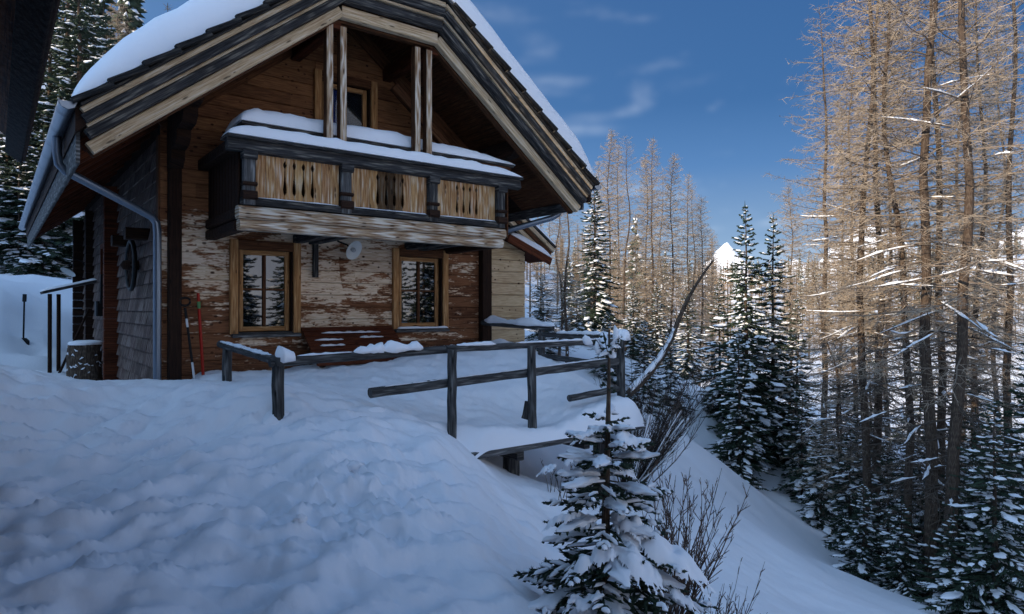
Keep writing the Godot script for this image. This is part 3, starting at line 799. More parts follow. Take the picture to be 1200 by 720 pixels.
func board_outline(w: float, h: float, nl: bool, nr: bool) -> PackedVector2Array:
	var prof := [[0.06, 0.0], [0.09, 0.016], [0.13, 0.022], [0.19, 0.016], [0.28, 0.006], [0.38, 0.004], [0.40, 0.013], [0.425, 0.021], [0.45, 0.013], [0.475, 0.0]]
	var p := PackedVector2Array([Vector2(-w / 2, 0), Vector2(w / 2, 0)])
	if nr:
		for q in prof: p.append(Vector2(w / 2 - q[1], q[0]))
	p.append(Vector2(w / 2, h)); p.append(Vector2(-w / 2, h))
	if nl:
		for i in range(prof.size() - 1, -1, -1): p.append(Vector2(-w / 2 + prof[i][1], prof[i][0]))
	return p
func build_balcony():
	var g := group("balcony")
	var x0 := 0.50; var x1 := 4.30; var zo := 1.54
	one_bar("lower_beam", M.beam, g, Vector3(x0 + 0.02, 0.965, zo - 0.09), Vector3(x1 - 0.03, 0.965, zo - 0.09), Vector3.UP, 0.16, 0.125, 0.03, 0.95)
	one_bar("upper_beam", M.beam, g, Vector3(x0, 1.105, zo - 0.07), Vector3(x1, 1.105, zo - 0.07), Vector3.UP, 0.17, 0.145, 0.035, 0.92)
	one_bar("floor", M.dark, g, Vector3(x0 + 0.05, 1.08, 0.70), Vector3(x1 - 0.05, 1.08, 0.70), Vector3.UP, 1.34, 0.06, 0.006)
	for x in [1.72, 1.95, 3.5, 3.72]:
		one_bar("joist", M.greydark, g, Vector3(x, 0.985, 0.02), Vector3(x, 0.985, 1.36), Vector3.UP, 0.12, 0.12)
	one_bar("lamp_post_block", M.greydark, g, Vector3(1.97, 0.45, 0.08), Vector3(1.97, 0.93, 0.08), Vector3(0, 0, 1), 0.07, 0.07)
	# left end: beams and boards of dark brown wood
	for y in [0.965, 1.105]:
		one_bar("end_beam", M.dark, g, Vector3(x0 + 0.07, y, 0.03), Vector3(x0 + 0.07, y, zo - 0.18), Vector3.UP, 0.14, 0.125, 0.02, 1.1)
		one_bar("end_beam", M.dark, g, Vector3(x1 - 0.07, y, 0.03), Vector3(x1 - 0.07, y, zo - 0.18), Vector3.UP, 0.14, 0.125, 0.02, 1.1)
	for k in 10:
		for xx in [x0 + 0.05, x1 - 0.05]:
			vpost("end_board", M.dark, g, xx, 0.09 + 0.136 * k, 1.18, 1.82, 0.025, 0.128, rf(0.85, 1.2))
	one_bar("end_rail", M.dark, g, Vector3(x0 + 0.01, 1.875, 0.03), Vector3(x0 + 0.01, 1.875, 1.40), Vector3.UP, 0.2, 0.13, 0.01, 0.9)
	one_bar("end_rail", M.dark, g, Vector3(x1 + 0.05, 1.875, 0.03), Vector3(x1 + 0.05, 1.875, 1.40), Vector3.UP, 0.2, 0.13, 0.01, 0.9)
	# sill, boards, rail
	one_bar("bottom_rail", M.greydark, g, Vector3(x0 + 0.04, 1.235, zo - 0.05), Vector3(x1 - 0.04, 1.235, zo - 0.05), Vector3.UP, 0.10, 0.085, 0.008, 0.8)
	one_bar("back_rail", M.dark, g, Vector3(x0 + 0.1, 1.70, zo - 0.13), Vector3(x1 - 0.1, 1.70, zo - 0.13), Vector3.UP, 0.05, 0.12)
	var pil := [0.62, 1.80, 3.06, 4.22]
	for b in 3:
		var a: float = pil[b] + 0.085; var e: float = pil[b + 1] - 0.085
		var cnt := 9; var w := (e - a) / cnt
		for k in cnt:
			var mb := MB.new()
			var tn := rf(0.85, 1.12)
			if b == 1 and (k >= 3 and k <= 5): tn = [0.22, 0.13, 0.30][k - 3]   # sooty stain
			mb.col = Color(tn, tn * rf(0.94, 1.0), tn * rf(0.9, 1.0))
			mb.slab(Vector3(a + w * (k + 0.5), 1.279, zo - 0.075), Vector3(1, 0, 0), Vector3(0, 1, 0), Vector3(0, 0, 0.026), board_outline(w - 0.004, 0.53, k >= 3 and k <= 6, k >= 2 and k <= 5))
			var uo := rf(0, 5); var vo := rf(0, 5)
			for i in mb.uv.size(): mb.uv[i] = Vector2(mb.v[i].y + uo, mb.v[i].x + vo)
			part("balcony_board", mb, M.baluster, g)
	for i in 4:
		var x: float = pil[i]
		var pg := g
		var mt: Material = M.grey if i == 1 or i == 0 else M.greydark
		vpost("pilaster", mt, pg, x, zo - 0.035, 1.19, 1.82, 0.13, 0.09, 1.0)
		one_bar("pilaster_base", M.dark, pg, Vector3(x - 0.08, 1.30, zo - 0.02), Vector3(x + 0.08, 1.30, zo - 0.02), Vector3.UP, 0.13, 0.1, 0.02)
		one_bar("pilaster_moulding", M.dark, pg, Vector3(x - 0.08, 1.43, zo - 0.02), Vector3(x + 0.08, 1.43, zo - 0.02), Vector3.UP, 0.12, 0.045, 0.018)
		one_bar("pilaster_cap", M.greydark, pg, Vector3(x - 0.08, 1.76, zo - 0.015), Vector3(x + 0.08, 1.76, zo - 0.015), Vector3.UP, 0.13, 0.1, 0.02)
	one_bar("hand_rail", M.greydark, g, Vector3(0.37, 1.865, zo - 0.02), Vector3(4.56, 1.865, zo - 0.02), Vector3(0, 1, -0.22).normalized(), 0.10, 0.15, 0.015, 1.0)
	one_bar("rail_top", M.greydark, g, Vector3(0.36, 1.945, zo - 0.08), Vector3(4.58, 1.945, zo - 0.08), Vector3.UP, 0.30, 0.035, 0.008, 0.9)
	# raised shelf behind the rail
	for k in 3:
		one_bar("shelf_board", M.brown, g, Vector3(0.66, 2.0 + 0.075 * k, 1.22), Vector3(4.62, 2.0 + 0.075 * k, 1.22), Vector3.UP, 0.03, 0.07, 0.006, rf(0.8, 1.2))
	one_bar("shelf_top", M.greydark, g, Vector3(0.62, 2.205, 0.92), Vector3(4.68, 2.205, 0.92), Vector3.UP, 0.66, 0.035, 0.006)
	vpost("shelf_end", M.dark, g, 0.66, 0.92, 1.1, 2.185, 0.03, 0.55)
	vpost("shelf_end", M.brown, g, 4.60, 0.92, 1.1, 2.185, 0.03, 0.55)
	# posts carrying the gable
	for x in [1.62, 1.80, 2.87, 3.05]:
		vpost("gable_post", M.brown, g, x, 1.38, 1.95, 3.58, 0.085, 0.11, 0.8)
		vpost("post_facing", M.beam, g, x, 1.442, 1.95, 3.56, 0.083, 0.012, 0.95)

# snow cushion lying over a sloping rectangle: o + a*u + b*v, thickness t, rounded with radius r at the edges
func cushion(mb: MB, o: Vector3, a: Vector3, b: Vector3, t: float, ru: Vector2, rv: Vector2, nu: int, nv: int, amp := 0.05, fr := 1.1, cut := 0.0):
	var la := a.length(); var lb := b.length()
	var top := func(u: float, v: float) -> Vector3:
		# bring grid lines closer at the rims
		u = 0.5 - 0.5 * cos(PI * u) if nu > 8 else u
		v = 0.5 - 0.5 * cos(PI * v) if nv > 8 else v
		var s := 1.0 if cut == 0.0 else clampf(0.80 + 0.2 * v * cut, 0.0, 1.0)
		var h := 1.0
		for q in [[u * la * s, ru.x], [(1 - u) * la * s, ru.y], [v * lb, rv.x], [(1 - v) * lb, rv.y]]:
			var k := clampf(q[0] / maxf(q[1], 0.001), 0, 1)
			h *= sqrt(maxf(0.0, 1.0 - (1.0 - k) * (1.0 - k)))
		var p := o + a * u * s + b * v
		return p + Vector3.UP * h * t * (1.0 + amp * 2.0 * n2(p.x * fr + 11.0, p.z * fr + p.y) + amp * n2(p.x * fr * 4.0, p.z * fr * 4.0 + 5.0))
	mb.grid(nu, nv, top)
	mb.grid(nu, 2, func(u, v): return o + a * (0.5 - 0.5 * cos(PI * u) if nu > 8 else u) * (1.0 if cut == 0.0 else clampf(0.80 + 0.2 * v * cut, 0.0, 1.0)) + b * v - Vector3.UP * 0.004)

func build_house_snow():
	var o := thing("roof_snow", "thick smooth blanket of snow on the big chalet roof", "snow", CORNER)
	o.rotation.y = TH
	var zf := 1.80; var zb := -10.6
	for sg in [-1.0, 1.0]:
		var mb := MB.new()
		var e: float = MID + sg * 3.52
		var ex := 2.0
		var og := Vector3(e, 2.0, zf)
		var av := Vector3(-sg * 3.52, 0.79 * 3.52, 0)
		cushion(mb, og, av, Vector3(0, 0, zb - zf), 0.50, Vector2(1.5 if sg < 0 else 0.45, 0.02), Vector2(0.22, 0.3), 40, 90, 0.04, 0.9, zf - zb)
		obj("snow_slab", mb, M.snow, o)
	var hm := MB.new()
	cushion(hm, Vector3(MID - 0.72, roof_y(MID - 0.72) - 0.05, zf), Vector3(1.44, 0, 0), Vector3(0, 0.50, -1.0), 0.42, Vector2(0.05, 0.05), Vector2(0.2, 0.02), 16, 14)
	obj("snow_slab", hm, M.snow, o)
	var b := thing("balcony_snow", "smooth snow lying on the balcony rail and shelf of the chalet", "snow", CORNER)
	b.rotation.y = TH
	var m1 := MB.new()
	cushion(m1, Vector3(0.37, 1.964, 1.62), Vector3(4.19, 0, 0), Vector3(0, 0, -0.33), 0.13, Vector2(0.35, 1.2), Vector2(0.06, 0.1), 60, 14, 0.12, 1.4)
	obj("snow_strip", m1, M.snow, b)
	var m2 := MB.new()
	cushion(m2, Vector3(0.60, 2.224, 1.27), Vector3(4.10, 0, 0), Vector3(0, 0, -0.68), 0.20, Vector2(0.25, 2.6), Vector2(0.12, 0.2), 60, 16, 0.10, 1.2)
	obj("snow_strip", m2, M.snow, b)
	var m3 := MB.new()
	for q in [[0.72, 1.70], [1.90, 2.95], [3.16, 4.12]]:
		cushion(m3, Vector3(q[0], 1.2785, 1.54), Vector3(q[1] - q[0], 0, 0), Vector3(0, 0, -0.05), 0.012, Vector2(0.02, 0.02), Vector2(0.01, 0.01), 30, 4, 0.3, 5.0)
	obj("snow_line", m3, M.snowtree, b)

func build_wing_roof():
	var g := group("wing_roof")
	var a := Vector3(6.0, 2.60, 0); var b := Vector3(7.86, 1.30, 0)
	var up := Vector3(1.30, 1.86, 0).normalized()
	one_bar("decking", M.dark, g, Vector3(6.93, 1.90, -1.45), Vector3(6.93, 1.90, -7.0), up, 2.3, 0.1)
	var k := 0
	for q in [[0.02, 0.05, "greydark", -1.42], [-0.055, 0.09, "tan", -1.44], [-0.15, 0.09, "brown", -1.47], [-0.245, 0.09, "tan", -1.50]]:
		one_bar("verge_board", M[q[2]], g, a + up * q[0] + Vector3(0, 0, q[3]), b + up * q[0] + Vector3(0, 0, q[3]), up, 0.10, q[1], 0.006, 0.85)
		k += 1
	one_bar("gable_wall", M.dark, g, Vector3(5.86, 0.2, -1.7), Vector3(7.2, 0.2, -1.7), Vector3.UP, 0.1, 3.2)
	var c := group("canopy")
	var up2 := Vector3(0.40, 1.0, 0).normalized()
	one_bar("decking", M.red, c, Vector3(5.32, 1.25, -0.02), Vector3(6.26, 0.88, -0.02), up2, 0.62, 0.05, 0.006, 0.9)
	one_bar("verge_board", M.red, c, Vector3(5.30, 1.225, 0.305), Vector3(6.26, 0.845, 0.305), up2, 0.03, 0.13, 0.006, 1.0)
	var s := thing("wing_snow", "snow slabs on the small canopy and low wing roof right of the chalet", "snow", CORNER)
	s.rotation.y = TH
	var m1 := MB.new()
	cushion(m1, Vector3(5.36, 1.275, 0.32), Vector3(0.92, -0.362, 0), Vector3(0, 0, -0.66), 0.15, Vector2(0.5, 0.3), Vector2(0.12, 0.1), 30, 20, 0.08, 1.5)
	obj("snow_slab", m1, M.snow, s)
	var m2 := MB.new()
	cushion(m2, Vector3(6.0, 2.655, -1.38), Vector3(1.86, -1.30, 0), Vector3(0, 0, -5.6), 0.12, Vector2(0.1, 0.3), Vector2(0.15, 0.1), 30, 30, 0.2, 1.5)
	obj("snow_slab", m2, M.snow, s)

func build_chalet():
	chalet = thing("log_chalet", "weathered brown wooden chalet with carved balcony under a snowy roof", "house", CORNER + Vector3(0, BASE, 0))
	chalet.rotation.y = TH
	build_walls()
	make_window(0.80, 1.76, -0.34, 0.93)
	make_window(3.22, 4.23, -0.32, 0.95)
	make_window(1.96, 2.95, 2.1, 3.46, "balcony_door", true)
	build_roof()
	build_balcony()
	build_wing_roof()
	build_house_snow()
	var sl := MB.new(); cushion(sl, Vector3(3.28, -0.312, 0.15), Vector3(0.9, 0, 0), Vector3(0, 0, -0.08), 0.03, Vector2(0.06, 0.06), Vector2(0.03, 0.03), 20, 6, 0.2, 3.0)
	part("sill_snow", sl, M.snowtree)

# ---------------------------------------------------------------- yard: deck, fence, tools, neighbour
func house_thing(called: String, label: String, category: String, x: float, y: float, z: float, grp := "") -> Node3D:
	var o := thing(called, label, category, H(x, y, z), grp); o.rotation.y = TH; return o
func deck_snow_y(x: float, z: float) -> float:
	var a := lerpf(-0.84, -0.60, smoothstep(1.0, 5.0, x))
	var b: float
	if x < 1.4: b = lerpf(-1.0, -1.02, x / 1.4)
	elif x < 2.34: b = lerpf(-1.02, -1.30, (x - 1.4) / 0.94)
	elif x < 3.5: b = lerpf(-1.30, -1.47, (x - 2.34) / 1.16)
	else: b = lerpf(-1.47, -1.20, smoothstep(3.5, 5.1, x))
	var y := lerpf(a, b, smoothstep(0.7, 3.15, z))
	y += 0.05 * n2(x * 1.3 + 4.0, z * 1.3) + 0.022 * n2(x * 4.0, z * 4.0) + 0.008 * n2(x * 11.0, z * 11.0)
	y += 0.07 * exp(-pow((x - 5.0) / 0.25, 2.0) - pow((z - 0.5) / 0.25, 2.0))
	return y
func log_rail(parent: Node, called: String, a: Vector3, b: Vector3, r: float, mat: Material):
	var mb := MB.new(); mb.col = Color.WHITE * rf(0.55, 0.75)
	var p := []; var q := []
	var m := maxi(4, int(a.distance_to(b) / 0.18))
	for i in m + 1:
		var t := float(i) / m
		p.append(a.lerp(b, t) + Vector3(n2(t * 7.0 + a.x, a.z), n2(t * 7.0 + a.x + 9.0, b.x), n2(t * 7.0, a.y)) * 0.007)
		q.append(r * (1.0 + 0.10 * n2(t * 9.0 + a.z * 3.0, a.x)))
	mb.tube(pv(p), pf(q), 9, 1.0)
	return obj(called, mb, mat, parent)
func snow_run(parent: Node, a: Vector3, b: Vector3, w: float, t: float, amp := 0.35, ragged := 6.0):
	var mb := MB.new()
	var p := []; var ws := []; var ts := []
	var m := maxi(6, int(a.distance_to(b) / 0.04))
	for i in m + 1:
		var u := float(i) / m
		var e := sqrt(maxf(0.0, 1.0 - pow(absf(2.0 * u - 1.0), 6.0))) + 0.02
		var k := 0.65 + 0.55 * n2((a.x + a.z) * 5.0 + u * a.distance_to(b) * ragged, 3.0)
		p.append(a.lerp(b, u)); ws.append(w * e); ts.append(t * e * clampf(k, 0.25, 1.3))
	mb.loaf(pv(p), pf(ws), pf(ts), nz, amp, 7.0, 9, 0.3)
	obj("snow", mb, M.snowtree, parent)
func build_deck():
	var dk := house_thing("wooden_deck", "snow-buried wooden terrace deck with exposed grey edge beam before the chalet", "deck", 0, -1.6, 0)
	for k in 22:
		var z := 0.15 + 0.14 * k
		var mb := MB.new(); mb.bar(Vector3(0.3, -0.03, z), Vector3(5.3, -0.03, z), Vector3.UP, 0.132, 0.035, 0.004, rf(0, 4), rf(0, 4)); obj("floor_board", mb, M.grey, dk)
	var e := MB.new(); e.bar(Vector3(2.3, -0.045, 3.26), Vector3(5.34, 0.0, 3.26), Vector3.UP, 0.06, 0.09, 0.01); obj("edge_beam", e, M.grey, dk)
	for x in [0.6, 2.0, 3.3, 4.4, 5.1]:
		var j := MB.new(); j.bar(Vector3(x, -0.14, 0.1), Vector3(x, -0.14, 3.15), Vector3.UP, 0.10, 0.16, 0.01); obj("joist", j, M.greydark, dk)
	for q in [[3.35, 2.9], [4.9, 2.9], [4.9, 0.8]]:
		var j := MB.new(); j.bar(Vector3(q[0], -1.6, q[1]), Vector3(q[0], -0.22, q[1]), Vector3(0, 0, 1), 0.16, 0.16, 0.015); obj("support_post", j, M.greydark, dk)
	var sn := house_thing("deck_snow", "deep bank of snow piled on the terrace behind the rail fence", "snow", 0, -1.6, 0)
	var mb := MB.new()
	mb.grid(150, 100, func(u, v):
		var x := lerpf(0.16, 5.38, u); var z := lerpf(0.03, 3.30, v)
		var y := deck_snow_y(x, z)
		var open := smoothstep(2.2, 2.75, x)
		# rounded lip over the open edge and the right end
		var lip := clampf((3.30 - z) / 0.16, 0.0, 1.0)
		y = lerpf(y - 0.5 * smoothstep(3.05, 3.3, z), lerpf(-1.60, y, sqrt(maxf(0.0, 1.0 - (1.0 - lip) * (1.0 - lip)))), open)
		var rl := clampf((5.38 - x) / 0.22, 0.0, 1.0)
		y = lerpf(-1.62, y, sqrt(maxf(0.0, 1.0 - (1.0 - rl) * (1.0 - rl))))
		var ll := clampf((x - 0.16) / 0.3, 0.0, 1.0)
		y = lerpf(-1.62, y, sqrt(maxf(0.0, 1.0 - (1.0 - ll) * (1.0 - ll))))
		return Vector3(x, y + 1.6, z))
	obj("snow_bank", mb, M.snow, sn)
func build_fence():
	var f := house_thing("rail_fence", "grey weathered round-post rail fence along the snowy terrace", "fence", 0.44, -1.6, 3.05)
	var o := Vector3(0.44, -1.6, 3.05)
	var posts := [[0.44, 1.27, -1.5, -0.47, 0.055], [0.44, 3.05, -1.5, -0.53, 0.058], [2.34, 3.12, -1.6, -0.46, 0.055], [3.51, 3.12, -1.66, -0.45, 0.055], [5.15, 3.05, -1.6, -0.40, 0.058], [5.15, 1.35, -1.6, -0.33, 0.055]]
	for p in posts:
		log_rail(f, "post", Vector3(p[0], p[2], p[1]) - o, Vector3(p[0] + rf(-0.02, 0.02), p[3], p[1]) - o, p[4], M.grey)
	var rails := [[Vector3(0.44, -0.50, 3.12), Vector3(0.44, -0.42, 1.0), 0.045], [Vector3(0.36, -0.505, 3.05), Vector3(2.40, -0.455, 3.04), 0.045], [Vector3(2.30, -0.45, 3.07), Vector3(5.2, -0.44, 3.05), 0.04],
		[Vector3(1.40, -0.875, 3.02), Vector3(5.12, -0.72, 3.02), 0.055], [Vector3(4.2, -1.16, 3.03), Vector3(5.15, -1.10, 3.03), 0.045], [Vector3(5.15, -0.45, 3.05), Vector3(5.15, -0.40, 1.3), 0.04], [Vector3(5.15, -0.80, 3.05), Vector3(5.15, -0.74, 1.2), 0.045], [Vector3(5.16, -0.30, 1.62), Vector3(4.86, -0.24, 0.14), 0.045]]
	for r in rails: log_rail(f, "rail", r[0] - o, r[1] - o, r[2], M.grey)
	log_rail(f, "brace", Vector3(3.44, -1.35, 3.06) - o, Vector3(3.5, -1.14, 3.06) - o, 0.05, M.greydark)
	# snow left on the rails and posts
	snow_run(f, Vector3(0.42, -0.475, 3.05) - o, Vector3(0.60, -0.475, 3.05) - o, 0.12, 0.20, 0.2, 2.0)
	snow_run(f, Vector3(0.44, -0.46, 2.9) - o, Vector3(0.44, -0.385, 1.0) - o, 0.036, 0.025)
	snow_run(f, Vector3(0.62, -0.455, 3.05) - o, Vector3(1.2, -0.44, 3.05) - o, 0.035, 0.016)
	snow_run(f, Vector3(1.20, -0.445, 3.05) - o, Vector3(1.56, -0.435, 3.05) - o, 0.07, 0.09, 0.3, 7.0)
	snow_run(f, Vector3(1.52, -0.438, 3.05) - o, Vector3(2.02, -0.425, 3.05) - o, 0.075, 0.10, 0.3, 7.0)
	snow_run(f, Vector3(2.42, -0.415, 3.07) - o, Vector3(3.0, -0.415, 3.07) - o, 0.05, 0.035)
	snow_run(f, Vector3(3.2, -0.415, 3.06) - o, Vector3(5.0, -0.405, 3.05) - o, 0.035, 0.02)
	snow_run(f, Vector3(5.07, -0.40, 3.05) - o, Vector3(5.26, -0.40, 3.04) - o, 0.11, 0.16, 0.15, 2.0)
	snow_run(f, Vector3(5.16, -0.265, 1.66) - o, Vector3(4.90, -0.205, 0.14) - o, 0.085, 0.10, 0.15, 2.0)
	snow_run(f, Vector3(1.45, -0.825, 3.02) - o, Vector3(4.9, -0.675, 3.02) - o, 0.035, 0.014)
	snow_run(f, Vector3(5.15, -0.36, 2.9) - o, Vector3(5.15, -0.37, 1.7) - o, 0.05, 0.05)
func build_table():
	var t := house_thing("slatted_table", "dark red slatted table top leaning at the wall with snow strips on it", "table", 2.45, -0.95, 0.12)
	var o := Vector3(2.45, -0.95, 0.12)
	for k in 8:
		var u := k / 7.0
		var y := lerpf(-0.30, -0.74, u); var z := lerpf(0.10, 0.72, u)
		var mb := MB.new(); mb.col = Color.WHITE * rf(0.85, 1.1)
		mb.bar(Vector3(1.76 - 0.02 * u, y, z) - o, Vector3(3.18 + 0.02 * u, y, z) - o, Vector3(0, 0.82, 0.58), 0.088, 0.03, 0.005, rf(0, 3), rf(0, 3))
		obj("slat", mb, M.red, t)
	for x in [1.85, 3.08]:
		var mb := MB.new(); mb.bar(Vector3(x, -0.34, 0.09) - o, Vector3(x, -0.77, 0.69) - o, Vector3(1, 0, 0), 0.05, 0.06); obj("batten", mb, M.dark, t)
		var lg := MB.new(); lg.bar(Vector3(x, -1.4, 0.62) - o, Vector3(x, -0.74, 0.62) - o, Vector3(0, 0, 1), 0.06, 0.06); obj("leg", lg, M.dark, t)
	for q in [[2.0, 2.95, 0.14], [1.86, 2.3, 0.35], [2.55, 2.95, 0.30], [1.9, 2.28, 0.52]]:
		var u: float = q[2]
		snow_run(t, Vector3(q[0], lerpf(-0.30, -0.74, u) + 0.012, lerpf(0.10, 0.72, u)) - o, Vector3(q[1], lerpf(-0.30, -0.74, u) + 0.012, lerpf(0.10, 0.72, u)) - o, 0.05, 0.025, 0.3)
func build_tools():
	# snow shovel with a black D grip and white shaft
	var s := house_thing("snow_shovel", "snow shovel with black grip leaning on the wall by the red pole", "shovel", 0.28, -1.0, 0.22)
	var o := Vector3(0.28, -1.0, 0.22)
	var top := Vector3(0.235, 0.03, 0.13); var bot := Vector3(0.33, -1.05, 0.30)
	var d := (bot - top).normalized()
	var segs := [[0.02, 0.16, "black", 0.017], [0.16, 0.27, "whitepaint", 0.014], [0.27, 0.72, "black", 0.0155], [0.72, 1.09, "whitepaint", 0.014]]
	for q in segs:
		var mb := MB.new(); mb.tube(pv([top + d * q[0] - o, top + d * q[1] - o]), pf([q[3], q[3]]), 10)
		obj("shaft", mb, M[q[2]], s)
	var g := MB.new()
	var ring := []; var rr := []
	for i in 13:
		var a := TAU * i / 12.0
		ring.append(top + Vector3(0.062 * sin(a), 0.06 + 0.052 * cos(a), 0.0) * Vector3(1.0 if cos(a) < 0.3 else 1.1, 1, 1) - o); rr.append(0.014)
	g.tube(pv(ring), pf(rr), 8, 1.0, false)
	obj("grip", g, M.black, s)
	var p := house_thing("red_pole", "thin red wooden pole standing upright against the wall beside the shovel", "pole", 0.43, -1.0, 0.2)
	var pm := MB.new(); pm.tube(pv([Vector3(0.40, 0.20, 0.09) - Vector3(0.43, -1.0, 0.2), Vector3(0.44, -1.1, 0.25) - Vector3(0.43, -1.0, 0.2)]), pf([0.019, 0.019]), 10)
	obj("shaft", pm, M.redpaint, p)
	var tp := MB.new(); tp.tube(pv([Vector3(0.4035, 0.09, 0.103) - Vector3(0.43, -1.0, 0.2), Vector3(0.406, 0.0, 0.115) - Vector3(0.43, -1.0, 0.2)]), pf([0.0202, 0.0202]), 10)
	obj("tape", tp, plain(Color(0.35, 0.55, 0.35), 0.6), p)
	# second shovel stuck in the far bank
	var b := unpx(27, 405, 15.0); b.y = ground(b.x, -b.z) - 0.28
	var v := thing("garden_shovel", "black shovel stuck upright in the snow bank at the far left", "shovel", b)
	var vm := MB.new(); vm.tube(pv([Vector3(0, 0.1, 0), Vector3(0.02, 1.05, 0)]), pf([0.018, 0.018]), 8); obj("shaft", vm, M.black, v)
	var vg := MB.new(); vg.bar(Vector3(0.02, 1.03, 0), Vector3(0.03, 1.2, 0), Vector3(0, 0, 1), 0.08, 0.035); obj("grip", vg, M.black, v)
	var vb := MB.new(); vb.slab(Vector3(0, -0.12, 0), Vector3(1, 0, 0), Vector3(0, 1, 0), Vector3(0, 0, 0.02), PackedVector2Array([Vector2(-0.13, 0), Vector2(0.13, 0), Vector2(0.14, 0.28), Vector2(0.07, 0.34), Vector2(-0.07, 0.34), Vector2(-0.14, 0.28)])); obj("blade", vb, M.black, v)
func build_stump():
	var b := unpx(100, 444, 12.0)
	b.y = ground(b.x, -b.z) - 0.1
	var s := thing("chopping_block", "thick bark-covered tree stump capped with snow beside the chalet wall", "stump", b)
	var mb := MB.new()
	var top := 0.70
	mb.grid(49, 14, func(u, v):
		var a: float = TAU * u
		var r: float = 0.255 + 0.018 * sin(a * 3.0) + 0.022 * n2(cos(a) * 4.0, sin(a) * 4.0 + v) + 0.014 * n2(cos(a) * 12.0, sin(a) * 12.0 + v * 1.2) + 0.03 * pow(1.0 - v, 3.0)
		return Vector3(cos(a) * r, v * top, sin(a) * r))
	for i in mb.uv.size(): mb.uv[i] = Vector2(mb.v[i].y, atan2(mb.v[i].z, mb.v[i].x) * 0.3)
	obj("bark", mb, M.bark, s)
	var c := MB.new(); c.lathe(Vector3(0, top - 0.01, 0), Vector3.UP, [Vector2(0.25, 0), Vector2(0.0, 0.004)], 30); obj("cut_face", c, M.tan, s)
	var sn := MB.new(); sn.lathe(Vector3(0, top, 0), Vector3.UP, [Vector2(0.265, -0.005), Vector2(0.27, 0.025), Vector2(0.24, 0.055), Vector2(0.15, 0.07), Vector2(0.0, 0.075)], 30); obj("snow", sn, M.snowtree, s)
	# bark flakes with snow sticking in the furrows
	var fl := MB.new()
	for i in 60:
		var a := rf(0, TAU); var y := rf(0.08, 0.66)
		var p := Vector3(cos(a) * 0.268, y, sin(a) * 0.268)
		fl.loaf(pv([p, p + Vector3(-sin(a) * 0.03, rf(-0.03, 0.03), cos(a) * 0.03), p + Vector3(-sin(a) * 0.06, rf(-0.05, 0.05), cos(a) * 0.06)]), pf([0.004, 0.014, 0.004]), pf([0.006, 0.022, 0.006]), nz, 0.4, 20.0, 5)
	obj("snow_flecks", fl, M.snowtree, s).set_meta("kind", "stuff")
